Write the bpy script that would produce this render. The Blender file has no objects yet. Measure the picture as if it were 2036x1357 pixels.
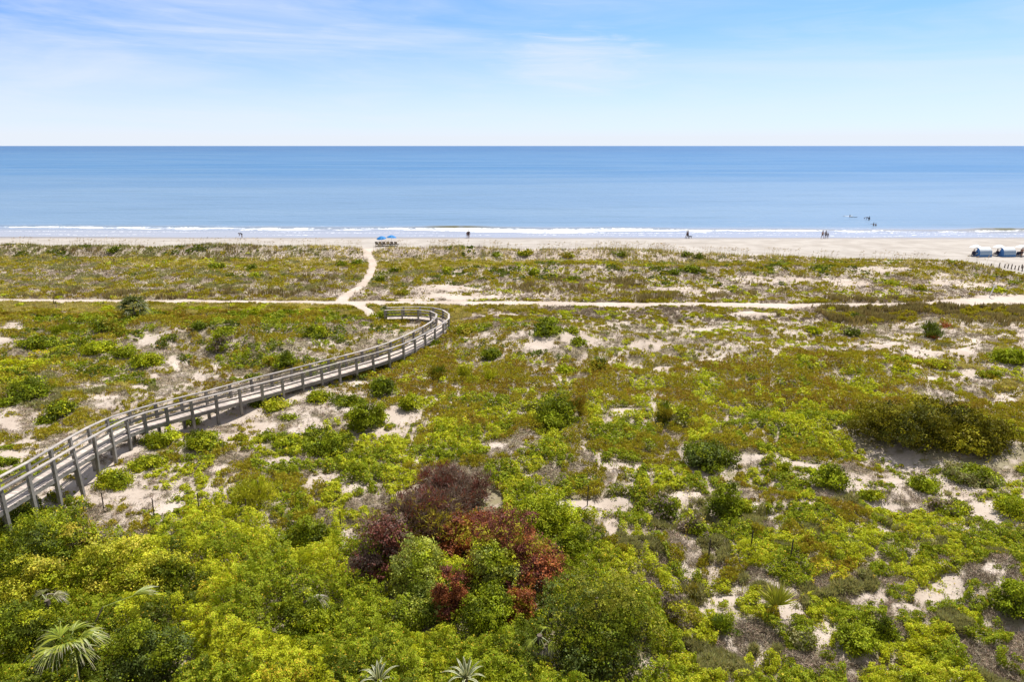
import bpy, math, random
import numpy as np
random.seed(7)
RNG = np.random.default_rng(11)
C = bpy.context.scene.collection
rad = math.radians

# ------------------------------------------------------------------ survey of the site
CAM_H, FOC, CX, CY = 19.6, 1357.0, 1018.0, 678.5
PITCH = math.atan(388.5 / FOC)

def at(px, py, z):
    """point of the site at height z that a surveyed bearing (photo pixel) hits"""
    px = np.asarray(px, float); py = np.asarray(py, float)
    u = (px - CX) / FOC; v = (CY - py) / FOC
    dy = math.cos(PITCH) + v * math.sin(PITCH); dz = -math.sin(PITCH) + v * math.cos(PITCH)
    t = (z - CAM_H) / dz
    return u * t, dy * t

def to_px(x, y, z):
    f = y * math.cos(PITCH) + (CAM_H - z) * math.sin(PITCH)
    w = y * math.sin(PITCH) - (CAM_H - z) * math.cos(PITCH)
    return CX + FOC * x / f, CY - FOC * w / f

# ------------------------------------------------------------------ noise
def hsh(ix, iy, s):
    n = (ix.astype(np.int64) * 374761393 + iy.astype(np.int64) * 668265263 + s * 974711) & 0x7fffffff
    n = ((n ^ (n >> 13)) * 1274126177) & 0x7fffffff
    n = ((n ^ (n >> 16)) * 2246822519) & 0x7fffffff
    return (n ^ (n >> 15)) / 2147483647.0

def vn(x, y, s=0):
    ix = np.floor(x); iy = np.floor(y); fx = x - ix; fy = y - iy
    fx = fx * fx * (3 - 2 * fx); fy = fy * fy * (3 - 2 * fy)
    a = hsh(ix, iy, s); b = hsh(ix + 1, iy, s); c = hsh(ix, iy + 1, s); d = hsh(ix + 1, iy + 1, s)
    return (a * (1 - fx) + b * fx) * (1 - fy) + (c * (1 - fx) + d * fx) * fy

def fbm(x, y, s=0, o=3):
    r = 0; a = .5; t = 0
    for i in range(o):
        r = r + a * vn(x * 2 ** i + 17.3 * i, y * 2 ** i - 9.1 * i, s + i * 7); t += a; a *= .5
    return r / t

def ss(a, b, x):
    t = np.clip((x - a) / (b - a), 0, 1); return t * t * (3 - 2 * t)

def gs(x): return np.exp(-x * x)

# ------------------------------------------------------------------ height of the ground
def crest_y(x): return np.interp(x, [-140, -90, -28, 0, 25, 34, 47, 60, 65, 70, 75, 84, 130], [122, 121, 120.5, 118.5, 117, 115, 111, 108.5, 106, 98, 91, 87, 83]) + 1.2 * (vn(x / 9, x * 0 + 3, 5) - .5)
def crest_h(x):
    b = np.interp(x, [-140, -90, -28, 0, 10, 25, 47, 70, 82, 95, 130], [1.30, 1.30, 1.25, 1.20, 1.1, .95, .9, .9, .8, .6, .4])
    return b * (1 + .45 * (vn(x / 7, x * 0 + 1, 6) - .5)) * (1 - .65 * gs((x + 24.5) / 2.2))

def ground(x, y):
    x = np.asarray(x, float); y = np.asarray(y, float)
    flat = gs((y - 82) / 4.5)
    soft = 1 - .85 * flat
    z = 1.0 + soft * (.55 * (fbm(x / 8, y / 6, 1) - .5) + .16 * (fbm(x / 2.1, y / 2.1, 2) - .5))
    z = z + 1.3 * soft * (fbm(x / 4.6, y / 3.6, 21) - .5) * np.maximum(ss(-14, -19, x) * ss(36, 46, y), ss(2, 8, x)) * ss(92, 80, y)
    z = z + .95 * gs((y - 66) / 6.5) * ss(-13, -21, x) * (.75 + .6 * (vn(x / 8, y / 9, 4) - .4))
    z = z + 1.25 * gs((x - 3.0) / 6.0) * gs((y - 66) / 5.0)
    z = z + .7 * ss(8, 22, x) * gs((y - 60) / 8.0) * vn(x / 9, y / 8, 8)
    z = z + .9 * gs((y - 103) / 6.0) * (.35 + vn(x / 12, y / 8, 9)) * ss(-20, 10, x)
    yc = crest_y(x); hc = crest_h(x); d = y - yc
    face = ss(-4.2, 0.3, d); back = np.where(d > 0, np.exp(-(np.maximum(d, 0) / 6.5) ** 2), 1.0)
    z = z + hc * face * back * (1 + .18 * (vn(x / 1.7, y / 3.0, 12) - .5))
    b = ss(2, 14, d)
    beach = np.interp(y, [100, 140, 151.5, 200], [.75, .62, .04, -1.6]) + .05 * (fbm(x / 3, y / 2, 14) - .5)
    return z * (1 - b) + beach * b

def spot(px, py):
    z = 1.0
    for _ in range(40):
        x, y = at(px, py, z); z = .5 * z + .5 * float(ground(x, y))
    return float(x), float(y), float(ground(x, y))

# ------------------------------------------------------------------ mesh helpers
def link(name, me, mat=None, parent=None, loc=None):
    o = bpy.data.objects.new(name, me); C.objects.link(o)
    if mat is not None and me is not None: me.materials.append(mat)
    if parent is not None: o.parent = parent
    if loc is not None: o.location = loc
    return o

def tag(o, label, cat=None, group=None, kind=None):
    o['label'] = label
    if cat: o['category'] = cat
    if group: o['group'] = group
    if kind: o['kind'] = kind
    return o

def thing(name, label, cat, loc=(0, 0, 0), rz=0, group=None):
    o = bpy.data.objects.new(name, None); C.objects.link(o); o.empty_display_size = .3
    o.location = loc; o.rotation_euler = (0, 0, rz)
    return tag(o, label, cat, group)

def quads_mesh(name, co, nq, cols=None):
    """co (4*nq,3): separate quads"""
    me = bpy.data.meshes.new(name)
    me.vertices.add(4 * nq); me.vertices.foreach_set('co', np.ascontiguousarray(co, np.float32).ravel())
    me.loops.add(4 * nq); me.loops.foreach_set('vertex_index', np.arange(4 * nq, dtype=np.int32))
    me.polygons.add(nq); me.polygons.foreach_set('loop_start', np.arange(0, 4 * nq, 4, dtype=np.int32))
    if cols is not None:
        a = me.attributes.new('col', 'FLOAT_COLOR', 'FACE')
        c = np.ones((nq, 4), np.float32); c[:, :3] = cols; a.data.foreach_set('color', c.ravel())
    me.update(); return me

def grid_mesh(name, X, Y, Z, attrs=None, smooth=True):
    r, c = X.shape
    me = bpy.data.meshes.new(name)
    co = np.stack([X, Y, Z], -1).reshape(-1, 3).astype(np.float32)
    i = np.arange(r * c).reshape(r, c)
    q = np.stack([i[:-1, :-1], i[:-1, 1:], i[1:, 1:], i[1:, :-1]], -1).reshape(-1, 4)
    me.vertices.add(len(co)); me.vertices.foreach_set('co', co.ravel())
    me.loops.add(q.size); me.loops.foreach_set('vertex_index', q.ravel().astype(np.int32))
    me.polygons.add(len(q)); me.polygons.foreach_set('loop_start', np.arange(0, q.size, 4, dtype=np.int32))
    me.polygons.foreach_set('use_smooth', np.full(len(q), smooth))
    for k, v in (attrs or {}).items():
        a = me.attributes.new(k, 'FLOAT', 'POINT'); a.data.foreach_set('value', v.astype(np.float32).ravel())
    me.update(); return me

class MB:
    """collects boxes, bars and tubes into one mesh"""
    def __init__(s): s.v = []; s.f = []
    def add(s, vs, fs):
        n = len(s.v); s.v += [tuple(map(float, p)) for p in vs]; s.f += [tuple(n + i for i in f) for f in fs]
    def hexa(s, p):  # 8 points: bottom 4, top 4
        s.add(p, [(3, 2, 1, 0), (4, 5, 6, 7), (0, 1, 5, 4), (1, 2, 6, 5), (2, 3, 7, 6), (3, 0, 4, 7)])
    def box(s, c, size, rz=0, tilt=(0, 0)):
        sx, sy, sz = [k / 2 for k in size]; ca, sa = math.cos(rz), math.sin(rz); p = []
        for z in (-sz, sz):
            for x, y in ((-sx, -sy), (sx, -sy), (sx, sy), (-sx, sy)):
                X = x + tilt[0] * z; Y = y + tilt[1] * z
                p.append((c[0] + X * ca - Y * sa, c[1] + X * sa + Y * ca, c[2] + z))
        s.hexa(p)
    def bar(s, a, b, w, h):  # board from a to b, w across, h high, a/b on its centre line
        a = np.array(a, float); b = np.array(b, float); d = b - a
        n = np.array([-d[1], d[0], 0]); n /= (np.linalg.norm(n) + 1e-9); n *= w / 2; u = np.array([0, 0, h / 2])
        s.hexa([a - n - u, a + n - u, b + n - u, b - n - u, a - n + u, a + n + u, b + n + u, b - n + u])
    def tube(s, pts, rs, n=6):
        pts = [np.array(p, float) for p in pts]; base = len(s.v); k = len(pts)
        for i, p in enumerate(pts):
            d = pts[min(i + 1, k - 1)] - pts[max(i - 1, 0)]; d /= (np.linalg.norm(d) + 1e-9)
            a = np.cross(d, (0, 0, 1) if abs(d[2]) < .9 else (1, 0, 0)); a /= np.linalg.norm(a); b = np.cross(d, a)
            for j in range(n):
                t = 2 * math.pi * j / n; s.v.append(tuple(p + rs[i] * (math.cos(t) * a + math.sin(t) * b)))
        for i in range(k - 1):
            for j in range(n):
                s.f.append((base + i * n + j, base + i * n + (j + 1) % n, base + (i + 1) * n + (j + 1) % n, base + (i + 1) * n + j))
        s.f.append(tuple(base + j for j in range(n))[::-1]); s.f.append(tuple(base + (k - 1) * n + j for j in range(n)))
    def build(s, name, mat, parent=None, bevel=0, smooth=False):
        me = bpy.data.meshes.new(name); me.from_pydata(s.v, [], s.f); me.update()
        if smooth: me.polygons.foreach_set('use_smooth', np.full(len(me.polygons), True))
        return link(name, me, mat, parent)

# ------------------------------------------------------------------ materials
def new_mat(name):
    m = bpy.data.materials.new(name); m.use_nodes = True; nt = m.node_tree; nt.nodes.clear()
    return m, nt

class NT:
    """short hand for node graphs"""
    def __init__(s, nt): s.nt = nt
    def n(s, t, **k):
        x = s.nt.nodes.new(t)
        for a, v in k.items(): setattr(x, a, v)
        return x
    def set(s, sock, v):
        if isinstance(v, bpy.types.NodeSocket): s.nt.links.new(v, sock)
        else: sock.default_value = v
    def m(s, op, a, b=0.0, c=None, clamp=False):
        x = s.n('ShaderNodeMath', operation=op, use_clamp=clamp); s.set(x.inputs[0], a); s.set(x.inputs[1], b)
        if c is not None: s.set(x.inputs[2], c)
        return x.outputs[0]
    def mix(s, f, a, b, blend='MIX'):
        x = s.n('ShaderNodeMix', data_type='RGBA', blend_type=blend); s.set(x.inputs[0], f)
        s.set(x.inputs[6], a if isinstance(a, bpy.types.NodeSocket) else (*a, 1)); s.set(x.inputs[7], b if isinstance(b, bpy.types.NodeSocket) else (*b, 1))
        return x.outputs[2]
    def noise(s, vec, scale=1, detail=3, rough=.5, dist=0):
        x = s.n('ShaderNodeTexNoise'); s.set(x.inputs['Vector'], vec); x.inputs['Scale'].default_value = scale
        x.inputs['Detail'].default_value = detail; x.inputs['Roughness'].default_value = rough; x.inputs['Distortion'].default_value = dist
        return x.outputs[0]
    def map(s, vec, scale=(1, 1, 1), loc=(0, 0, 0)):
        x = s.n('ShaderNodeMapping'); s.set(x.inputs[0], vec); x.inputs['Scale'].default_value = scale; x.inputs['Location'].default_value = loc
        return x.outputs[0]
    def rng(s, v, a, b, c=0.0, d=1.0, smooth=True):
        x = s.n('ShaderNodeMapRange', interpolation_type='SMOOTHSTEP' if smooth else 'LINEAR'); s.set(x.inputs[0], v)
        for i, k in enumerate((a, b, c, d)): x.inputs[i + 1].default_value = k
        return x.outputs[0]
    def attr(s, name, out='Fac'):
        return s.n('ShaderNodeAttribute', attribute_name=name).outputs[out]

def leaf_mat(name, transl=.4, gloss=.06):
    m, nt = new_mat(name); g = NT(nt); col = g.attr('col', 'Color')
    d = g.n('ShaderNodeBsdfDiffuse'); g.set(d.inputs[0], col)
    t = g.n('ShaderNodeBsdfTranslucent'); g.set(t.inputs[0], g.mix(.5, col, g.mix(1.0, col, (1.25, 1.2, .45), 'MULTIPLY')))
    a = g.n('ShaderNodeMixShader'); a.inputs[0].default_value = transl; nt.links.new(d.outputs[0], a.inputs[1]); nt.links.new(t.outputs[0], a.inputs[2])
    gl = g.n('ShaderNodeBsdfGlossy'); gl.inputs['Roughness'].default_value = .5; gl.inputs[0].default_value = (1, 1, 1, 1)
    b = g.n('ShaderNodeMixShader'); b.inputs[0].default_value = gloss; nt.links.new(a.outputs[0], b.inputs[1]); nt.links.new(gl.outputs[0], b.inputs[2])
    o = g.n('ShaderNodeOutputMaterial'); nt.links.new(b.outputs[0], o.inputs[0]); return m

def simple_mat(name, col, rough=.7, var=.2, scale=6, spec=.3, bump=0):
    m, nt = new_mat(name); g = NT(nt); p = g.n('ShaderNodeBsdfPrincipled'); tc = g.n('ShaderNodeTexCoord').outputs['Object']
    f = g.noise(tc, scale, 4, .6)
    lo = tuple(c * (1 - var) for c in col); hi = tuple(min(1, c * (1 + var)) for c in col)
    g.set(p.inputs['Base Color'], g.mix(g.rng(f, .3, .7), lo, hi)); p.inputs['Roughness'].default_value = rough; p.inputs['Specular IOR Level'].default_value = spec
    if bump:
        b = g.n('ShaderNodeBump'); b.inputs['Strength'].default_value = bump; g.set(b.inputs['Height'], f); nt.links.new(b.outputs[0], p.inputs['Normal'])
    o = g.n('ShaderNodeOutputMaterial'); nt.links.new(p.outputs[0], o.inputs[0]); return m

def wood_mat(name, a, b, along=(1, 1, 1)):
    m, nt = new_mat(name); g = NT(nt); p = g.n('ShaderNodeBsdfPrincipled'); pos = g.n('ShaderNodeNewGeometry').outputs['Position']
    f1 = g.noise(pos, 1.1, 4, .6); f2 = g.noise(g.map(pos, along), 9, 3, .6)
    c = g.mix(g.rng(f1, .3, .7), a, b); c = g.mix(g.m('MULTIPLY', g.rng(f2, .5, .75), .45), c, tuple(k * .55 for k in a))
    isl = g.n('ShaderNodeNewGeometry').outputs['Random Per Island']
    isl = g.m('FRACT', g.m('ADD', isl, g.n('ShaderNodeObjectInfo').outputs['Random']))
    c = g.mix(1.0, c, g.mix(isl, (.72, .72, .74), (1.18, 1.15, 1.12)), 'MULTIPLY')
    g.set(p.inputs['Base Color'], c); p.inputs['Roughness'].default_value = .8; p.inputs['Specular IOR Level'].default_value = .2
    o = g.n('ShaderNodeOutputMaterial'); nt.links.new(p.outputs[0], o.inputs[0]); return m

def sand_mat(name, base=(.42, .345, .285), pale=(.53, .455, .39), litter=True):
    m, nt = new_mat(name); g = NT(nt); p = g.n('ShaderNodeBsdfPrincipled'); pos = g.n('ShaderNodeNewGeometry').outputs['Position']
    big = g.noise(pos, .25, 4, .6); mid = g.noise(pos, 1.6, 5, .65); fine = g.noise(pos, 9, 4, .7)
    c = g.mix(g.rng(big, .35, .65), base, pale)
    c = g.mix(g.m('MULTIPLY', g.rng(fine, .52, .72), .35), c, tuple(k * .62 for k in base))
    if litter:
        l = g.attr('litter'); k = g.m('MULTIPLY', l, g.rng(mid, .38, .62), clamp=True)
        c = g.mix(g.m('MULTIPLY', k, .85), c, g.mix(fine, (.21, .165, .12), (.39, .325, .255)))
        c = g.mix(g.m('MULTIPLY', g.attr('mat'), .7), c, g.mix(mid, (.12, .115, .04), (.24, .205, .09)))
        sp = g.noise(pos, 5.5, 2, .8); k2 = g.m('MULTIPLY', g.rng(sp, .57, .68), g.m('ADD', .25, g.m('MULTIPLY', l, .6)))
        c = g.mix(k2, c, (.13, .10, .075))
    else:
        trk = g.noise(g.map(pos, (.22, 1.6, 1)), 1.0, 4, .65)
        c = g.mix(g.m('MULTIPLY', g.rng(trk, .48, .72), .5), c, tuple(k * .68 for k in base))
        wr = g.noise(g.map(pos, (1.3, 4.0, 1)), 1.0, 3, .7); c = g.mix(g.m('MULTIPLY', g.rng(wr, .66, .74), .5), c, (.12, .10, .08))
        w = g.attr('wet'); c = g.mix(w, c, (.27, .245, .23)); 
        g.set(p.inputs['Roughness'], g.m('SUBTRACT', .9, g.m('MULTIPLY', w, .45)))
    g.set(p.inputs['Base Color'], c)
    if litter: p.inputs['Roughness'].default_value = .95
    p.inputs['Specular IOR Level'].default_value = .25
    b = g.n('ShaderNodeBump'); b.inputs['Strength'].default_value = .5; b.inputs['Distance'].default_value = .09
    g.set(b.inputs['Height'], g.m('ADD', mid, g.m('MULTIPLY', fine, .35))); nt.links.new(b.outputs[0], p.inputs['Normal'])
    o = g.n('ShaderNodeOutputMaterial'); nt.links.new(p.outputs[0], o.inputs[0]); return m

LEAF = leaf_mat('leaf', .27, .007); GRASS = leaf_mat('grass_blade', .30, .012); TWIG = leaf_mat('twig', .0, .0); PALM = leaf_mat('palm_leaf', .28, .04)
SAND = sand_mat('dune_sand'); BEACH = sand_mat('beach_sand', (.35, .312, .275), (.43, .393, .355), False)
TRACK = sand_mat('track_sand', (.46, .38, .315), (.55, .475, .41)); BARK = simple_mat('bark', (.14, .11, .085), .9, .35, 8)
WOOD = wood_mat('weathered_wood', (.31, .285, .265), (.47, .43, .395)); DECK = wood_mat('deck_board', (.46, .395, .35), (.60, .53, .475)); POSTW = wood_mat('post_wood', (.185, .175, .16), (.31, .29, .265))
IRON = simple_mat('rusty_iron', (.055, .045, .04), .8, .3, 10); STAKE = simple_mat('stake_wood', (.13, .105, .085), .9, .3, 10); WHITE = simple_mat('white_plastic', (.78, .78, .76), .5, .06, 5)

# ------------------------------------------------------------------ what grows where (survey by region)
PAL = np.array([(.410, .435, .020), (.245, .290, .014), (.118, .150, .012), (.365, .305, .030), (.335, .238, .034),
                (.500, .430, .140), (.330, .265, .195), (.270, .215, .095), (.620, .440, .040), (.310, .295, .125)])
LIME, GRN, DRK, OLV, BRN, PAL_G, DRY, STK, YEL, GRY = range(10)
def W(**k):
    d = dict(l=LIME, g=GRN, d=DRK, o=OLV, b=BRN, p=PAL_G, y=DRY, s=STK, f=YEL, e=GRY); w = np.zeros(10)
    for a, v in k.items(): w[d[a]] = v
    return w / w.sum()
CTRL = [  # photo x, y, mix, density, height
    (60, 1340, W(l=4, g=4, d=1, f=.3), 1.5, 1.5), (300, 1340, W(l=5, g=4, d=1), 1.5, 1.4), (550, 1330, W(l=7, g=3, f=.5), 1.6, 1.4), (800, 1320, W(l=7, g=3), 1.6, 1.3),
    (1000, 1330, W(l=4, g=5, d=1), 1.5, 1.3), (1180, 1330, W(l=3, g=5, d=2), 1.4, 1.2), (1400, 1330, W(l=6, g=3, e=1, y=1), 1.1, .7), (1600, 1320, W(l=6, g=3, e=1, y=1), 1.05, .7), (1800, 1320, W(l=5, g=3, e=1, y=2), .95, .6), (2000, 1320, W(l=6, g=3, y=1), 1.1, .7),
    (50, 1180, W(l=4, g=4, d=1), 1.5, 1.6), (250, 1160, W(l=5, g=4, d=1), 1.5, 1.5), (450, 1130, W(l=7, g=3, f=.5), 1.6, 1.3), (620, 1160, W(l=6, g=4, f=.4), 1.6, 1.4), (760, 1180, W(l=6, g=3), 1.4, 1.2), (1100, 1050, W(l=4, g=5), 1.2, 1.0), (1200, 1110, W(l=5, g=4, o=1), 1.25, .9),
    (1350, 1180, W(l=4, g=3, o=2, y=2), 1.0, .6), (1500, 1150, W(l=4, g=3, o=2, y=2), .95, .6), (1600, 1070, W(l=3, g=3, b=3, o=2, y=1), 1.0, .6), (1700, 1110, W(l=5, g=4, f=.7), 1.1, .6), (1850, 1090, W(l=5, g=4, f=.8), 1.1, .65), (2000, 1100, W(l=4, g=4, f=.5, y=1), 1.0, .6), (1750, 1230, W(l=4, g=2, e=2, y=3), .75, .5), (1950, 1240, W(l=3, g=3, y=2), .95, .6),
    (60, 1020, W(l=4, g=4, d=2), 1.3, 1.0), (300, 1020, W(l=3, g=2, y=3, o=1), .5, .4), (420, 1060, W(l=6, g=3, o=1), 1.15, .8), (560, 1040, W(l=5, g=4, o=2), 1.15, .7), (700, 1010, W(l=4, g=3, o=2, y=2), .95, .5), (850, 930, W(l=5, g=3, o=2, y=1), 1.0, .5), (1000, 920, W(l=5, g=3, o=1, y=2), 1.0, .5), (1150, 940, W(l=5, g=3, o=1, y=2), .95, .5), (1200, 1030, W(l=3, g=3, y=3, e=1), .62, .5), (1330, 1040, W(l=2, g=3, e=2, y=2), .95, .7),
    (1300, 930, W(l=4, g=3, o=2, y=1), 1.0, .55), (1450, 960, W(l=3, g=2, o=2, b=1, y=2), .85, .5), (1570, 980, W(l=3, g=3, o=2, y=2), .8, .5), (1750, 970, W(l=2, g=2, y=3, o=1), .6, .5), (1900, 990, W(l=2, g=2, y=2, e=1), .62, .5), (2010, 980, W(l=3, g=3, y=2), .8, .5),
    (520, 910, W(l=3, g=2, o=2, y=3), .72, .5), (620, 880, W(l=4, g=3, d=1, o=1), .95, .6), (720, 900, W(l=4, g=3, o=1), .95, .5), (780, 840, W(l=3, o=3, b=2, y=2), .7, .4), (300, 950, W(l=2, o=2, y=4), .5, .35), (120, 960, W(o=1, y=2), .15, .3), (210, 900, W(o=1, y=2), .15, .3), (400, 920, W(l=4, o=2, g=2, y=2), .75, .45),
    (880, 850, W(l=5, g=2, o=3), 1.1, .5), (1000, 820, W(l=4, g=2, o=3, b=1), 1.1, .5), (1200, 850, W(l=5, g=2, o=3, y=1), 1.0, .5), (1350, 830, W(l=3, o=3, g=1, y=2, e=1), .9, .5), (1500, 850, W(l=5, g=2, o=3), 1.05, .5), (1620, 860, W(l=6, g=2, o=2), 1.05, .5), (1700, 790, W(o=5, b=3, l=1), 1.1, .5), (2000, 860, W(o=4, b=2, l=2), 1.1, .5),
    (860, 740, W(b=4, o=4, l=1), 1.05, .45), (1000, 740, W(b=3, o=4, l=1, y=1), .95, .45), (1100, 760, W(o=4, b=2, l=2, y=1), .95, .45), (1250, 750, W(o=5, b=3, l=1, y=1), .95, .45), (1400, 760, W(o=5, b=3, l=1), .98, .5), (1550, 760, W(o=5, b=3, g=1), 1.15, .5), (1650, 740, W(o=5, b=3, l=1), 1.05, .5), (1800, 750, W(o=3, b=2, l=2, y=2, p=1), .85, .4), (1950, 770, W(o=2, l=2, y=3, p=1), .68, .4), (830, 770, W(b=5, o=3), .9, .4),
    (950, 660, W(o=4, g=2, b=2, y=1), .95, .5), (1080, 690, W(o=2, y=3, d=1, b=1), .68, .45), (1200, 670, W(o=3, y=3, e=2, l=1), .75, .35), (1350, 690, W(o=3, y=3, l=1, e=1), .75, .35), (1500, 680, W(o=3, y=3, l=2), .7, .35), (1650, 690, W(o=4, b=1, l=1, y=2), .8, .4), (1800, 690, W(o=2, y=3, e=1), .6, .35), (1950, 680, W(o=2, y=3, p=2), .62, .35),
    (50, 650, W(o=4, b=3, g=1, y=1), .9, .5), (200, 660, W(o=5, g=3, b=2), 1.1, .55), (350, 650, W(o=4, b=3, g=2), 1.05, .5), (480, 650, W(o=4, b=3, g=2, d=1), 1.1, .5), (600, 670, W(o=4, g=3, d=1, b=1), 1.0, .5), (720, 660, W(o=3, y=3, b=1, d=1), .8, .4), (30, 700, W(o=3, y=3), .6, .4), (20, 740, W(l=4, o=3, f=.5), 1.3, .5), (180, 720, W(o=4, g=3, l=1), 1.0, .5), (330, 700, W(o=2, y=4), .55, .35), (420, 720, W(o=3, y=3, g=1, e=1), .75, .4), (540, 700, W(o=4, g=2, y=2), .9, .45), (700, 690, W(o=3, y=3), .75, .4), (620, 640, W(o=4, g=2, b=1), 1.0, .45),
    (100, 800, W(o=3, e=3, y=3, p=1), .72, .4), (220, 780, W(o=3, e=2, y=4, p=1), .62, .4), (330, 760, W(o=3, y=3, b=1, e=1), .72, .4), (450, 745, W(o=3, y=3, b=1), .75, .4), (30, 860, W(o=2, y=5, p=1), .4, .35), (180, 850, W(o=3, y=3, p=1), .7, .4), (20, 920, W(g=2, o=2, y=1), .7, .4), (560, 815, W(o=1, y=3), .3, .35), (420, 830, W(y=1, o=1), .15, .3),
    (60, 615, W(p=6, l=1, o=1), 1.1, .22), (250, 612, W(p=6, l=1, o=1), 1.1, .22), (450, 612, W(p=6, l=1, o=2), 1.1, .22), (600, 612, W(p=5, o=2, l=1), 1.0, .22), (690, 618, W(p=3, o=3), 1.0, .25), (900, 618, W(o=3, p=2, y=1), .95, .3), (1000, 630, W(o=3, p=2, y=2, l=1), .8, .3), (1200, 625, W(o=3, y=3, l=2), .72, .25), (1400, 630, W(o=3, y=3, l=2), .68, .25), (1550, 630, W(o=3, y=3, l=2), .6, .25), (1750, 625, W(s=4, o=3, y=2), .85, .5), (1950, 630, W(s=4, o=4, y=1), 1.0, .6),
    (60, 575, W(o=4, e=3, y=2, p=1), 1.0, .3), (250, 570, W(o=4, e=3, y=2, p=2), 1.0, .3), (450, 570, W(o=4, e=3, y=2, p=1), .98, .3), (620, 570, W(o=4, e=2, s=1, y=2), 1.0, .3), (200, 590, W(s=2, o=2, y=2, b=1), .9, .3), (500, 590, W(s=2, o=2, y=2, b=1), .95, .3),
    (800, 560, W(o=4, e=2, d=1, y=2), .88, .35), (780, 590, W(o=2, y=3), .5, .25), (900, 592, W(o=2, l=1, y=2), .22, .2), (1000, 590, W(o=2, l=1, y=1), .3, .2), (950, 555, W(o=3, d=2, y=2), .9, .35), (1150, 575, W(s=3, o=3, y=2, l=1), .72, .45), (1250, 585, W(s=3, o=3, y=2), .75, .45), (1150, 545, W(d=2, o=3, y=3, l=1), .78, .35), (1400, 570, W(o=4, y=3, l=1, d=1), .7, .35), (1350, 545, W(d=2, o=3, y=3), .75, .35), (1550, 570, W(o=4, y=3, l=1, s=1), .7, .35), (1600, 545, W(o=3, d=2, y=2), .85, .4), (1750, 575, W(o=3, y=3, l=2), .6, .3), (1850, 570, W(o=2, y=3), .55, .3), (1750, 550, W(o=3, d=1, y=3), .75, .4), (1950, 575, W(o=2, y=3, p=1), .6, .3),
    (60, 522, W(o=3, e=2, p=2), 1.05, .3), (300, 522, W(p=3, o=3, l=1), 1.1, .3), (520, 525, W(p=3, o=3, l=1), 1.1, .3), (150, 540, W(o=3, e=3, y=3), .85, .3), (400, 545, W(o=3, e=3, y=2, d=1), .9, .3), (620, 530, W(o=4, p=1, y=1), 1.0, .3), (850, 525, W(o=4, p=2), 1.1, .3), (1000, 525, W(o=4, p=2, g=1), 1.1, .35), (1200, 527, W(o=5, g=1, p=1), 1.0, .35), (1400, 530, W(o=4, g=1, p=1), 1.0, .35), (1550, 530, W(o=5, g=2), 1.15, .45), (1700, 532, W(o=5, g=2), 1.15, .45), (1850, 545, W(o=5, g=1, p=1), 1.15, .5), (2000, 560, W(o=5, g=2, p=1), 1.2, .6),
    (80, 506, W(y=2, e=4, d=2, s=2), .98, .5), (250, 506, W(y=2, e=4, d=2, s=2), .98, .5), (450, 509, W(y=2, e=4, d=2, s=2), .98, .5), (650, 514, W(y=2, e=2, p=2), .4, .3), (800, 511, W(p=3, y=3, e=1), .42, .4), (950, 509, W(y=3, e=3, d=1, p=1), .75, .5), (1080, 515, W(p=1, y=1), .22, .3), (1250, 517, W(e=2, p=1, y=1), .25, .3), (1450, 520, W(e=2, p=2), .3, .3), (1650, 523, W(o=2, p=2), .6, .35), (1800, 530, W(o=2, p=3), .55, .35), (1930, 547, W(o=3, p=3), .8, .4)]
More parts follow.
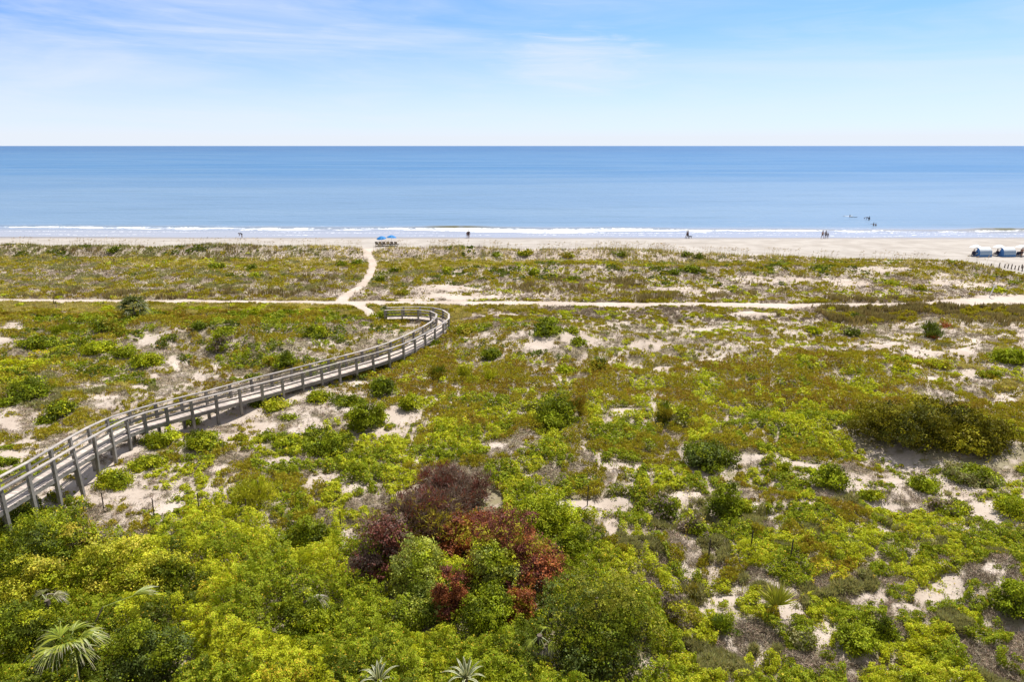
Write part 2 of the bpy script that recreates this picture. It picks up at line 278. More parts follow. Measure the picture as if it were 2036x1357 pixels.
SANDP = [(25, 660, 35, 12), (300, 690, 28, 12), (345, 725, 16, 14), (310, 750, 22, 7), (190, 768, 24, 7), (90, 800, 26, 7), (200, 792, 28, 7), (285, 775, 36, 7), (400, 745, 18, 7), (20, 840, 36, 14), (60, 880, 36, 14), (130, 850, 26, 7), (30, 905, 30, 10), (10, 690, 20, 12), (75, 700, 24, 8),
    (90, 1010, 60, 22), (140, 975, 55, 22), (190, 935, 45, 20), (240, 900, 36, 16), (300, 868, 36, 12), (370, 848, 40, 10), (440, 832, 40, 10), (500, 815, 36, 9), (560, 795, 36, 9), (610, 775, 32, 8), (650, 757, 28, 7), (690, 742, 24, 6),
    (270, 990, 55, 15), (335, 1012, 38, 12), (450, 935, 32, 12), (520, 850, 28, 10), (590, 862, 18, 8), (470, 872, 38, 12), (620, 845, 32, 12), (690, 815, 24, 9), (805, 832, 34, 22), (780, 855, 34, 12), (700, 762, 26, 7), (560, 922, 36, 12), (640, 960, 42, 12), (700, 978, 28, 8), (700, 1080, 30, 24), (470, 1052, 18, 5), (640, 1085, 14, 6),
    (985, 882, 36, 9), (1015, 985, 18, 5), (1090, 970, 28, 8), (1160, 1010, 55, 16), (1220, 1000, 28, 16), (1215, 1048, 13, 28), (1130, 1030, 18, 7), (1240, 930, 42, 9), (1180, 902, 28, 7),
    (1360, 990, 42, 13), (1500, 1010, 26, 9), (1535, 1032, 24, 7), (1480, 920, 38, 7), (1580, 932, 56, 8), (1640, 915, 46, 7), (1740, 962, 58, 12), (1700, 975, 40, 10), (1760, 1002, 28, 9), (1900, 985, 45, 9), (1935, 1012, 58, 14), (1985, 1038, 30, 13), (2000, 945, 28, 12), (1880, 1000, 30, 8), (1800, 745, 24, 7), (1830, 705, 36, 9), (1900, 700, 38, 12), (1960, 752, 46, 12), (2000, 792, 28, 9), (1930, 682, 28, 7), (1760, 690, 36, 7), (1500, 690, 28, 6), (1310, 735, 22, 5), (1330, 832, 28, 6), (1240, 822, 28, 7), (1410, 720, 28, 5), (1840, 765, 24, 7),
    (1560, 1195, 38, 34), (1530, 1160, 24, 9), (1612, 1120, 20, 8), (1740, 1190, 38, 12), (1800, 1200, 28, 10), (1880, 1160, 38, 12), (1860, 1182, 46, 12), (1980, 1140, 28, 12), (1990, 1172, 18, 8), (1500, 1215, 28, 10), (1430, 1187, 36, 8), (1400, 1212, 28, 10), (1640, 1258, 20, 30), (1700, 1335, 18, 10), (1320, 1325, 40, 24), (1890, 1345, 28, 9),
    (1070, 697, 26, 9), (1130, 692, 13, 11), (1170, 690, 20, 6), (1000, 627, 50, 4), (1300, 690, 46, 6), (1400, 660, 56, 5), (1500, 628, 60, 5), (915, 591, 66, 6), (820, 597, 40, 3), (1350, 577, 70, 6), (1550, 562, 90, 6), (1700, 565, 50, 7), (1760, 545, 50, 5), (1880, 560, 46, 8), (1965, 596, 50, 6), (1950, 567, 56, 7), (905, 545, 12, 5), (890, 575, 60, 6)]

TRK = [(-160, 600), (0, 599), (200, 600), (400, 601), (600, 602.5), (690, 603.5), (760, 603), (900, 603.5), (1100, 605), (1300, 607), (1500, 608), (1700, 608), (1850, 606), (1960, 603), (2200, 597)]
TRKW = [2.2, 2.1, 1.9, 2.1, 2.0, 2.1, 2.1, 2.1, 2.1, 2.3, 2.4, 2.5, 3.0, 5, 7]
PTH = [(733, 494), (731, 505), (738, 517), (742, 527), (738, 541), (730, 556), (718, 571), (698, 583), (684, 592), (679, 604)]
PTHW = [1.8, 1.3, 1.2, 1.3, 1.2, 1.2, 1.3, 1.3, 1.4, 1.6]
PTH2 = [(690, 605), (715, 609), (729, 617), (738, 626), (748, 633), (768, 633)]
PTHW2 = [1.4, 1.3, 1.2, 1.1, 1.1, 1.1]
def world_line(pts, ws):
    P = np.array([spot(*p)[:2] for p in pts]); d = np.r_[0, np.cumsum(np.linalg.norm(np.diff(P, axis=0), axis=1))]
    k = np.arange(0, d[-1], .5); x = np.interp(k, d, P[:, 0]); y = np.interp(k, d, P[:, 1]); w = np.interp(k, d, ws)
    for _ in range(3): x[1:-1] = (x[:-2] + 2 * x[1:-1] + x[2:]) / 4; y[1:-1] = (y[:-2] + 2 * y[1:-1] + y[2:]) / 4
    return x, y, w
LINES = [world_line(TRK, TRKW), world_line(PTH, PTHW), world_line(PTH2, PTHW2)]

def near_path(x, y):
    """0 on the worn sand, 1 clear of it"""
    r = np.full(x.shape, 9.0)
    for (lx, ly, lw) in LINES:
        m = (y > ly.min() - 6) & (y < ly.max() + 6)
        if not m.any(): continue
        xm, ym = x[m], y[m]; best = np.full(xm.shape, 9.0)
        if np.ptp(lx) > 80:
            cy = np.interp(xm, lx, ly); cw = np.interp(xm, lx, lw); best = np.abs(ym - cy) / (cw / 2)
        else:
            for i in range(0, len(lx)):
                best = np.minimum(best, np.hypot(xm - lx[i], ym - ly[i]) / (lw[i] / 2))
        r[m] = np.minimum(r[m], best)
    return r

def region(x, y):
    """mix weights, density, height of the cover at ground points"""
    px, py = to_px(x, y, 1.0)
    cp = np.array([(c[0], c[1]) for c in CTRL]); cw = np.array([np.r_[c[2], c[3], c[4]] for c in CTRL])
    sy = np.interp(cp[:, 1], [500, 600, 640, 800, 1300], [7, 9, 16, 30, 48]); sx = np.interp(cp[:, 1], [500, 640, 1300], [85, 75, 80])
    out = np.zeros((len(px), cw.shape[1]))
    for a in range(0, len(px), 60000):
        s = slice(a, a + 60000)
        d = ((px[s, None] - cp[None, :, 0]) / sx) ** 2 + ((py[s, None] - cp[None, :, 1]) / sy) ** 2
        k = np.exp(-np.minimum(d, 60) * .7) + 1e-12; out[s] = (k @ cw) / k.sum(1)[:, None]
    th = ss(1020, 1090, py) * ss(1340, 1240, px); lf = ss(760, 640, px) * ss(632, 645, py) * ss(790, 740, py)
    out[:, LIME] *= 1 - .45 * th; out[:, GRN] += out[:, GRN] * .45 * th + .10 * lf; out[:, DRK] += .09 * th + .10 * lf; out[:, OLV] *= 1 - .3 * lf
    rt = ss(1260, 1360, px) * ss(880, 940, py); out[:, LIME] *= 1 - .28 * rt; out[:, GRY] += .07 * rt; out[:, GRN] += .06 * rt; out[:, DRY] += .02 * rt; out[:, 11] *= 1 - .2 * rt
    out[:, :10] /= out[:, :10].sum(1)[:, None]
    dens = out[:, 10].copy()
    wob = (fbm(x / 1.5, y / 1.2, 31, 4) - .5) * 1.5
    sand = np.zeros(len(px))
    for (a, b, rx, ry) in SANDP:
        if a < 480 and b < 885 and (b < 790 or a < 140): rx *= .72; ry *= .72
        m = (np.abs(px - a) < rx * 1.8) & (np.abs(py - b) < ry * 1.8)
        if m.any():
            q = ((px[m] - a) / rx) ** 2 + ((py[m] - b) / ry) ** 2
            sand[m] = np.maximum(sand[m], ss(1.6, .2, q + wob[m] * 2.6))
    n = fbm(x / 2.2, y / 1.7, 33, 4) - .5
    dens = dens * np.interp(py, [500, 600, 640, 720, 900, 1060, 1100], [.9, .9, .84, .87, .88, .9, 1.0]) * np.where((px > 1130) & (py > 615) & (py < 735), .88, 1.0) * np.where((px < 640) & (py > 635) & (py < 800), 1.18, 1.0) * (1 - .13 * rt) + n * 1.25 - sand * 1.25
    pr = near_path(x, y); dens = np.where(pr < 1.25, dens - 2 * ss(1.25, .85, pr + .5 * wob), dens)
    return out[:, :10], dens, out[:, 11], sand

def worley(x, y, cell, s):
    best = np.full(x.shape, -9.0); cid = np.zeros(x.shape); bx = np.zeros(x.shape); by = np.zeros(x.shape); br = np.ones(x.shape)
    ix = np.floor(x / cell); iy = np.floor(y / cell)
    for a in (-1, 0, 1):
        for b in (-1, 0, 1):
            jx = ix + a; jy = iy + b
            cx = (jx + .1 + .8 * hsh(jx, jy, s)) * cell; cy = (jy + .1 + .8 * hsh(jx, jy, s + 1)) * cell
            r = cell * (.38 + .62 * hsh(jx, jy, s + 2)); v = 1 - ((x - cx) ** 2 + (y - cy) ** 2) / r ** 2
            m = v > best; best = np.where(m, v, best); cid = np.where(m, hsh(jx, jy, s + 3), cid)
            bx = np.where(m, x - cx, bx); by = np.where(m, y - cy, by); br = np.where(m, r, br)
    return best, cid, bx, by, br

# ------------------------------------------------------------------ leaves and blades
def unit(v): return v / (np.linalg.norm(v, axis=1)[:, None] + 1e-9)

def leaf_quads(P, N, L, Wd):
    n = len(P); N = unit(N); u = unit(np.cross(N, RNG.normal(size=(n, 3)))); v = np.cross(N, u)
    L = np.broadcast_to(L, n)[:, None]; Wd = np.broadcast_to(Wd, n)[:, None]
    co = np.empty((n, 4, 3)); co[:, 0] = P - u * L * .5; co[:, 1] = P + v * Wd * .5 + u * L * .08; co[:, 2] = P + u * L * .5; co[:, 3] = P - v * Wd * .5 + u * L * .08
    return co.reshape(-1, 3)

def blade_quads(P, D, L, Wd):
    n = len(P); D = unit(D); s = unit(np.cross(D, RNG.normal(size=(n, 3)))); L = np.broadcast_to(L, n)[:, None]; Wd = np.broadcast_to(Wd, n)[:, None]
    co = np.empty((n, 4, 3)); co[:, 0] = P - s * Wd * .5; co[:, 1] = P + s * Wd * .5; co[:, 2] = P + D * L + s * Wd * .12; co[:, 3] = P + D * L - s * Wd * .12
    return co.reshape(-1, 3)

def jitter(col, n, amt=.22, hue=.10):
    c = np.broadcast_to(col, (n, 3)) * (1 + amt * RNG.normal(size=(n, 1))).clip(.35, 1.9)
    c = c * (1 + hue * RNG.normal(size=(n, 3))); return c.clip(.004, .9)

# ------------------------------------------------------------------ terrain
def fan(ny, y0, y1, nx, k=1.0, yfun0=None, yfun1=None):
    s = np.linspace(-1, 1, nx); t = np.linspace(0, 1, ny) ** k
    S, T = np.meshgrid(s, t)
    X = S * (32 + .95 * (y0 + (y1 - y0) * T)); A = yfun0(X) if yfun0 else y0; B = yfun1(X) if yfun1 else y1
    Y = A + (B - A) * T; return X, Y
shore = lambda x: 151.5 - .012 * x + .9 * (fbm(x / 14, x * 0, 41) - .5) * 2
toe = lambda x: crest_y(x) + 5.5
def tuft_cells(x, y):
    a = worley(x, y, .66, 71); b = worley(x, y, .86, 81); m = y < 62
    return [np.where(m, p, q) for p, q in zip(a, b)]
def mound_radius(dens): return np.clip(.10 + .92 * np.clip(dens, 0, 1.6), .05, 3) ** 2
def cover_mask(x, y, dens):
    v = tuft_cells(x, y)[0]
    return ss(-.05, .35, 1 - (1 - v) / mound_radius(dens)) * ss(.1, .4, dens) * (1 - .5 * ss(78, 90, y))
def terrain():
    X, Y = fan(470, 4, 125, 600, 1.25, None, toe); Z = ground(X, Y)
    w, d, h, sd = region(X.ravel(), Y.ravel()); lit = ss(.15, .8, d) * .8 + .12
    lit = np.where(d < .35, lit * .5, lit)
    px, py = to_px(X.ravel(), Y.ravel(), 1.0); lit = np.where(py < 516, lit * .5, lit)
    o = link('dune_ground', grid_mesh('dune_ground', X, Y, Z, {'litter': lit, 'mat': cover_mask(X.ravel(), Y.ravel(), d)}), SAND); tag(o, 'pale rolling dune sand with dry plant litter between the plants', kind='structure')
    S, T = np.meshgrid(np.linspace(-1, 1, 500), np.linspace(0, 1, 90))
    X = X[-1, 0] * 0 + S * (32 + .95 * 125); A = toe(X); B = 200.0; Y = A + (B - A) * T ** .9; 
    Z = ground(X, Y); wet = ss(-5.5, -1.2, Y - shore(X) + 2 * (fbm(X / 9, X * 0 + 2, 43) - .5))
    o = link('beach', grid_mesh('beach', X, Y, Z, {'wet': wet}), BEACH); tag(o, 'pale flat sandy beach between the foredune and the surf', kind='structure')
    names = [('sand_track', 'straight pale sand track crossing the dunes from side to side'), ('footpath', 'winding pale sand footpath over the foredune to the beach'), ('footpath', 'short sand path from the boardwalk end to the track')]
    for (x, y, wd), (nm, lb) in zip(LINES, names):
        dx = np.gradient(x); dy = np.gradient(y); l = np.hypot(dx, dy); nx_, ny_ = -dy / l, dx / l
        k = np.linspace(-.5, .5, 9); wob = 1 + .3 * (vn(x / 1.1, y / 1.1, 44) - .5)
        XX = x[:, None] + nx_[:, None] * k * (wd * wob)[:, None]; YY = y[:, None] + ny_[:, None] * k * (wd * wob)[:, None]
        dz = {'sand_track': .03, 'footpath': .034}[nm] + (.006 if 'short' in lb else 0)
        ZZ = ground(XX, YY) + dz - .05 * (np.abs(k)[None, :] > .45)
        o = link(nm, grid_mesh(nm, XX, YY, ZZ, {'litter': np.full(XX.shape, .1)}), TRACK); tag(o, lb, kind='structure')
terrain()

# ------------------------------------------------------------------ ground cover
STEMS_AVOID = []
def ground_cover():
    N = 5700000
    px = RNG.uniform(-430, 2466, N); py = np.where(RNG.random(N) < .30, RNG.uniform(486, 640, N), RNG.uniform(600, 1470, N))
    x, y = at(px, py, 1.0)
    m = (y < crest_y(x) + 1.2) & (y > 8); x, y = x[m], y[m]
    wts, dens, hgt, sand = region(x, y)
    dist = np.hypot(y, CAM_H)
    n = len(x)
    cid = worley(x, y, 1.7, 61)[1]; cs = np.where(y < 60, .62, .80)
    val, c2, bx, by, br = tuft_cells(x, y)
    # radius grows with the density of the region
    g = np.clip(dens, .0, 1.6); veff = 1 - (1 - val) / mound_radius(g)
    for (a, b, ra, rb, hs) in FOOT:
        m = (np.abs(x - a) < ra * 1.3) & (np.abs(y - b) < rb * 1.6)
        if m.any():
            q = ((x[m] - a) / (ra * .95)) ** 2 + ((y[m] - b + rb * .12) / (rb * 1.05)) ** 2; dens[m] = np.where(q < 1, -.5, dens[m])
            hgt[m] = np.where(q < 2.2, np.minimum(hgt[m], .25 * hs + .1), hgt[m])
    keep = (veff > 0) & (dens > .12)
    tuft = vn(x / .33, y / .33, 99) > .70; strag = (~keep) & (RNG.random(n) < .08 * np.clip(dens + .5, 0, 1) + .60 * tuft * np.clip(dens + .75, 0, .85))
    keep &= RNG.random(n) < np.clip(.55 + veff * .9, 0, 1)
    # kind of plant: one kind per mound
    cum = np.cumsum(wts, 1); u = (cid + .13 * (c2 - .5)) % 1.0
    kind = (u[:, None] > cum).sum(1).clip(0, 9)
    kind = np.where(strag & (RNG.random(n) < np.where(vn(x / .9, y / .9, 98) > .5, .15, .8)), DRY, kind)
    # mix some dry stuff round the skirts of mounds
    kind = np.where(keep & (veff < .25) & (RNG.random(n) < .40), DRY, kind)
    gold = keep & (kind == YEL) & (RNG.random(n) > .25); kind[gold] = LIME
    dry = keep & (kind == DRY); hgt = np.where(dry, hgt * .35, hgt); keep &= ~(dry & (RNG.random(n) < .5))
    stk = keep & (kind == STK) & (RNG.random(n) < .5); keep &= ~stk
    far = (y > 84) & keep & (RNG.random(n) < .30 + .5 * (vn(x / .8, y / 1.6, 97) > .62)); keep &= ~far
    sel = keep | strag
    x, y, kind, veff, hgt, bx, by, br, dist, cid, c2, strag, dens = [q[sel] for q in (x, y, kind, veff, hgt, bx, by, br, dist, cid, c2, strag, dens)]
    n = len(x); z0 = ground(x, y)
    body = ss(.25, 1.35, dens) * (.55 + .22 * cid + .9 * (fbm(x / 2.2, y / 2.0, 103, 4) - .35))
    hh = np.minimum(hgt, 1.25) * (.85 * np.clip(body, 0, 2) + np.where(hgt > .8, .20, .46) * (.5 + .8 * c2) * np.sqrt(np.clip(veff, 0, 1)))
    q = np.where(y < 44, .24, np.where(y < 70, .36, .5)); ox = x + .4 * q * (vn(x / q * .7, y / q * .7, 201) - .5); ix = np.floor(ox / q); iy = np.floor((y + .5 * q * (np.mod(ix, 2))) / q)
    s1, s2, s3 = hsh(ix, iy, 203), hsh(ix, iy, 204) - .5, hsh(ix, iy, 205) - .5
    hh = np.maximum(hh + (s1 - .6) * np.clip(hh, 0, .9) * np.where(hgt > .85, .42, .60), .03)
    hh = np.where(y > crest_y(x) - 4.5, hh * .5, hh)
    hh = np.where(strag, .05 * RNG.random(n) + .03, hh)
    f = 1.14 - .9 * RNG.random(n) ** 1.8
    z = z0 + hh * f + .02
    N = np.stack([bx / br * 1.1, by / br * 1.1, np.full(n, .85)], 1) + np.stack([s2, s3, s2 * 0], 1) * 1.5 + RNG.normal(size=(n, 3)) * .38
    P = np.stack([x, y, z], 1)
    px1 = dist / 682.0
    tone = 1 + .30 * (s1 - .5) + .22 * (c2 - .5) + .5 * (cid - .5) * 0 + .25 * (fbm(x / 5, y / 5, 91) - .5)
    groups = {'vine_cover': ([LIME, GRN, DRK, YEL], 'low leafy lime and green creeping plants covering the dune sand', 'creeping plants'),
              'scrub_cover': ([OLV, BRN], 'low fine olive and russet dune scrub in mounded mats', 'scrub'),
              'dune_grass': ([PAL_G, GRY, STK], 'pale and brown dune grass growing in tufts', 'grass'),
              'dry_brush': ([DRY], 'grey brown dry twigs and litter between the plants', 'dry brush')}
    for nm, (ks, lb, cat) in groups.items():
        m = np.isin(kind, ks); k = m.sum(); p1 = px1[m]
        base = PAL[kind[m]] * tone[m][:, None]
        if nm == 'vine_cover':
            yl = RNG.random(k) < .04; col = jitter(base, k, .12, .05); col[yl] = jitter(PAL[YEL], yl.sum(), .2, .1)
            L = np.maximum(.06, np.where(dist[m] < 37, 1.45, 1.7) * p1) * RNG.uniform(.7, 1.3, k); co = leaf_quads(P[m], N[m], L, L * RNG.uniform(.65, .95, k)); mt = LEAF
        elif nm == 'scrub_cover':
            lime = RNG.random(k) < .16; col = jitter(base, k, .12, .05); col[lime] = jitter(PAL[LIME] * .9, lime.sum(), .2, .1)
            L = np.maximum(.08, 1.7 * p1) * RNG.uniform(.7, 1.3, k); D = N[m] * .6 + np.array([0, 0, .5]) + RNG.normal(size=(k, 3)) * .5
            co = blade_quads(P[m] - unit(D) * L[:, None] * .45, D, L, np.maximum(.03, .95 * p1) * RNG.uniform(.7, 1.3, k)); mt = LEAF
        elif nm == 'dune_grass':
            st = kind[m] == STK; col = jitter(base, k, .12, .05)
            L = np.where(st, np.maximum(.5, 2.2 * p1), np.maximum(.22, 1.9 * p1)) * RNG.uniform(.6, 1.3, k)
            D = np.where(st[:, None], np.array([0, 0, 1.]) + RNG.normal(size=(k, 3)) * .16, np.array([0, 0, .9]) + RNG.normal(size=(k, 3)) * .55)
            Q = P[m].copy(); Q[:, 2] = z0[m] + hh[m] * f[m] * .5
            co = blade_quads(Q, D, L, np.maximum(.02, .95 * p1)); mt = GRASS
        else:
            col = jitter(base, k, .35, .06); L = np.maximum(.16, 2.3 * p1) * RNG.uniform(.6, 1.5, k); D = RNG.normal(size=(k, 3)) + np.array([0, 0, .5]); D[:, 2] = np.abs(D[:, 2]) * .6
            co = blade_quads(P[m], D, L, np.maximum(.014, .42 * p1)); mt = TWIG
        print(nm, k)
        o = link(nm, quads_mesh(nm, co, k, col), mt); tag(o, lb, cat, kind='stuff')
    # sea oats along the crest of the foredune
    n = 26000; x = RNG.uniform(-120, 80, n); d = RNG.normal(.8, 1.9, n); y = crest_y(x) + d
    pxx, _ = to_px(x, y, 3.0); a = vn(x / 3.2, y / 2.5, 95)
    w = np.interp(pxx, [0, 400, 700, 760, 950, 1100, 1500, 1750, 1900, 2036], [.2, .3, .3, .6, .8, .8, .8, .5, .3, .12])
    pr = near_path(x, y); m = (RNG.random(n) < ss(.25, .75, a) * w) & (pr > 1.3); x, y = x[m], y[m]; k = len(x); P = np.stack([x, y, ground(x, y)], 1)
    tall = RNG.random(k) < .22; H = np.where(tall, RNG.uniform(.8, 1.5, k), RNG.uniform(.25, .6, k))
    D = np.stack([RNG.normal(.12, .14, k), RNG.normal(0, .14, k), np.ones(k)], 1)
    c1 = jitter(np.where(tall[:, None], (.33, .27, .16), PAL[PAL_G] * .85), k, .22, .07)
    co = blade_quads(P, D, H, np.where(tall, .035, .09)); t = P[tall] + unit(D[tall]) * H[tall][:, None]; kt = len(t)
    dh = np.stack([RNG.normal(.55, .3, kt), RNG.normal(0, .25, kt), RNG.uniform(-.3, .5, kt)], 1)
    co2 = blade_quads(t - unit(dh) * .05, dh, RNG.uniform(.22, .38, kt), .10); c2 = jitter((.40, .30, .17), kt, .2, .06)
    o = link('sea_oats', quads_mesh('sea_oats', np.r_[co, co2], k + kt, np.r_[c1, c2]), GRASS); tag(o, 'tall sea oats with tan seed heads along the foredune crest', 'grass', kind='stuff')

# ------------------------------------------------------------------ sea
def sea_mat():
    m, nt = new_mat('sea_water'); g = NT(nt); p = g.n('ShaderNodeBsdfPrincipled'); pos = g.n('ShaderNodeNewGeometry').outputs['Position']
    sep = g.n('ShaderNodeSeparateXYZ'); g.set(sep.inputs[0], pos); y = sep.outputs[1]; x = sep.outputs[0]
    far = g.rng(y, 160, 620); vfar = g.rng(y, 500, 4000)
    str1 = g.noise(g.map(pos, (.0035, .022, 1)), 1, 4, .6, .4); str2 = g.noise(g.map(pos, (.02, .11, 1)), 1, 4, .6, .3)
    c = g.mix(far, (.140, .230, .345), (.045, .155, .320)); c = g.mix(vfar, c, (.016, .098, .250))
    c = g.mix(g.m('MULTIPLY', g.rng(str1, .40, .62), .34), c, (.19, .28, .38))
    c = g.mix(g.m('MULTIPLY', g.rng(str2, .50, .68), .30), c, (.075, .145, .215))
    thin = g.attr('thin'); foam = g.attr('foam'); face = g.attr('face')
    c = g.mix(thin, c, (.33, .315, .32)); c = g.mix(face, c, (.14, .135, .065))
    fn = g.noise(g.map(pos, (.9, 1.6, 1)), 1.1, 5, .7); fm = g.rng(g.m('ADD', foam, g.m('MULTIPLY', g.m('SUBTRACT', fn, .5), 2.0)), .38, .62)
    c = g.mix(fm, c, (.86, .87, .87))
    g.set(p.inputs['Base Color'], c)
    r = g.m('ADD', g.m('MULTIPLY', fm, .6), g.m('SUBTRACT', .34, g.m('MULTIPLY', thin, .16)), clamp=True); g.set(p.inputs['Roughness'], r)
    p.inputs['IOR'].default_value = 1.33; g.set(p.inputs['Specular IOR Level'], g.m('SUBTRACT', .38, g.m('MULTIPLY', far, .20)))
    w1 = g.noise(g.map(pos, (.10, .32, 1)), 1, 5, .62, .3); w2 = g.noise(g.map(pos, (.5, 1.1, 1)), 1, 3, .6)
    b = g.n('ShaderNodeBump'); b.inputs['Distance'].default_value = 1.0; g.set(b.inputs['Strength'], g.m('SUBTRACT', .55, g.m('MULTIPLY', thin, .5)))
    g.set(b.inputs['Height'], g.m('ADD', g.m('MULTIPLY', w1, 1.2), g.m('MULTIPLY', w2, .28))); nt.links.new(b.outputs[0], p.inputs['Normal'])
    o = g.n('ShaderNodeOutputMaterial'); nt.links.new(p.outputs[0], o.inputs[0]); return m
SEA = sea_mat()
def sea():
    S, T = np.meshgrid(np.linspace(-1, 1, 900), np.linspace(0, 1, 190))
    Y0 = 149.0; X = S * 235; A = shore(X); Y = A + (225 - A) * T ** 1.35
    d = Y - A
    yw = 168.5 - .045 * X + 4.5 * (fbm(X / 26, X * 0, 51) - .5) + 1.2 * (fbm(X / 5, X * 0 + 5, 52) - .5)
    thick = 2.0 + 7.0 * gs((X - 9) / 24) + 3.0 * gs((X + 70) / 40) + 2.2 * (vn(X / 9, X * 0, 53) - .4)
    thick = np.maximum(thick, .7) * (1 - .75 * ss(98, 128, X))
    q = (yw - Y) / thick
    foam = ss(-.05, .08, q) * (1 - ss(.75, 1.15, q)) * (.46 + .26 * gs((X - 9) / 40) + .75 * (fbm(X / 4, Y / 1.3, 54) - .5) * 2)
    foam = np.maximum(foam, .42 * gs((Y - (160.5 - .02 * X + 3 * (fbm(X / 30, X * 0, 55) - .5))) / .8) * ss(.35, .6, vn(X / 22, X * 0, 56)))
    foam = np.maximum(foam, .44 * gs((d - (4.0 + 3.0 * (fbm(X / 16, X * 0, 58) - .5) * 2)) / .5) * ss(.3, .6, vn(X / 17, X * 0 + 8, 59)))
    foam = np.maximum(foam, .42 * gs((Y - yw - 2.5 - 3 * vn(X / 12, X * 0, 63)) / .6) * ss(.5, .75, vn(X / 14, X * 0, 60)))
    amp = .28 + .36 * np.maximum(gs((X + 13) / 11), .9 * ss(104, 116, X)) + .15 * (vn(X / 10, X * 0, 61) - .5)
    crest = yw + .9; e = Y - crest
    ridge = amp * np.where(e < 0, gs(e / 1.0), gs(e / 2.6)) + .10 * gs((Y - 185 - 6 * (fbm(X / 40, X * 0, 64) - .5)) / 2.2) + .07 * gs((Y - 200 + .02 * X) / 3)
    f = np.maximum(gs((X + 14) / 6.5), ss(108, 118, X)) * ss(.1, .5, fbm(X / 2.2, X * 0, 62)) ; face = f * gs((e + .55) / .75)
    foam = foam * (1 - .95 * face)
    thin = 1 - ss(7, 26, d)
    Z = .03 + ridge + .03 * (fbm(X / 5, Y / 1.6, 65) - .5) * (1 - thin) - .02 * (d < .01)
    o = link('sea', grid_mesh('sea', X, Y, Z, {'foam': foam, 'face': face, 'thin': thin}), SEA)
    tag(o, 'calm blue sea with white surf breaking on the beach', kind='structure')
    xs = np.r_[-80000, -3000, np.linspace(-235, 235, 60), 3000, 80000]; ys = np.r_[225, 260, 320, 420, 600, 900, 1500, 3000, 8000, 100000]
    X, Y = np.meshgrid(xs, ys); Z = np.full(X.shape, .03)
    o = link('sea', grid_mesh('open_sea', X, Y, Z), SEA); tag(o, 'calm open sea reaching to the horizon', kind='structure')
sea()

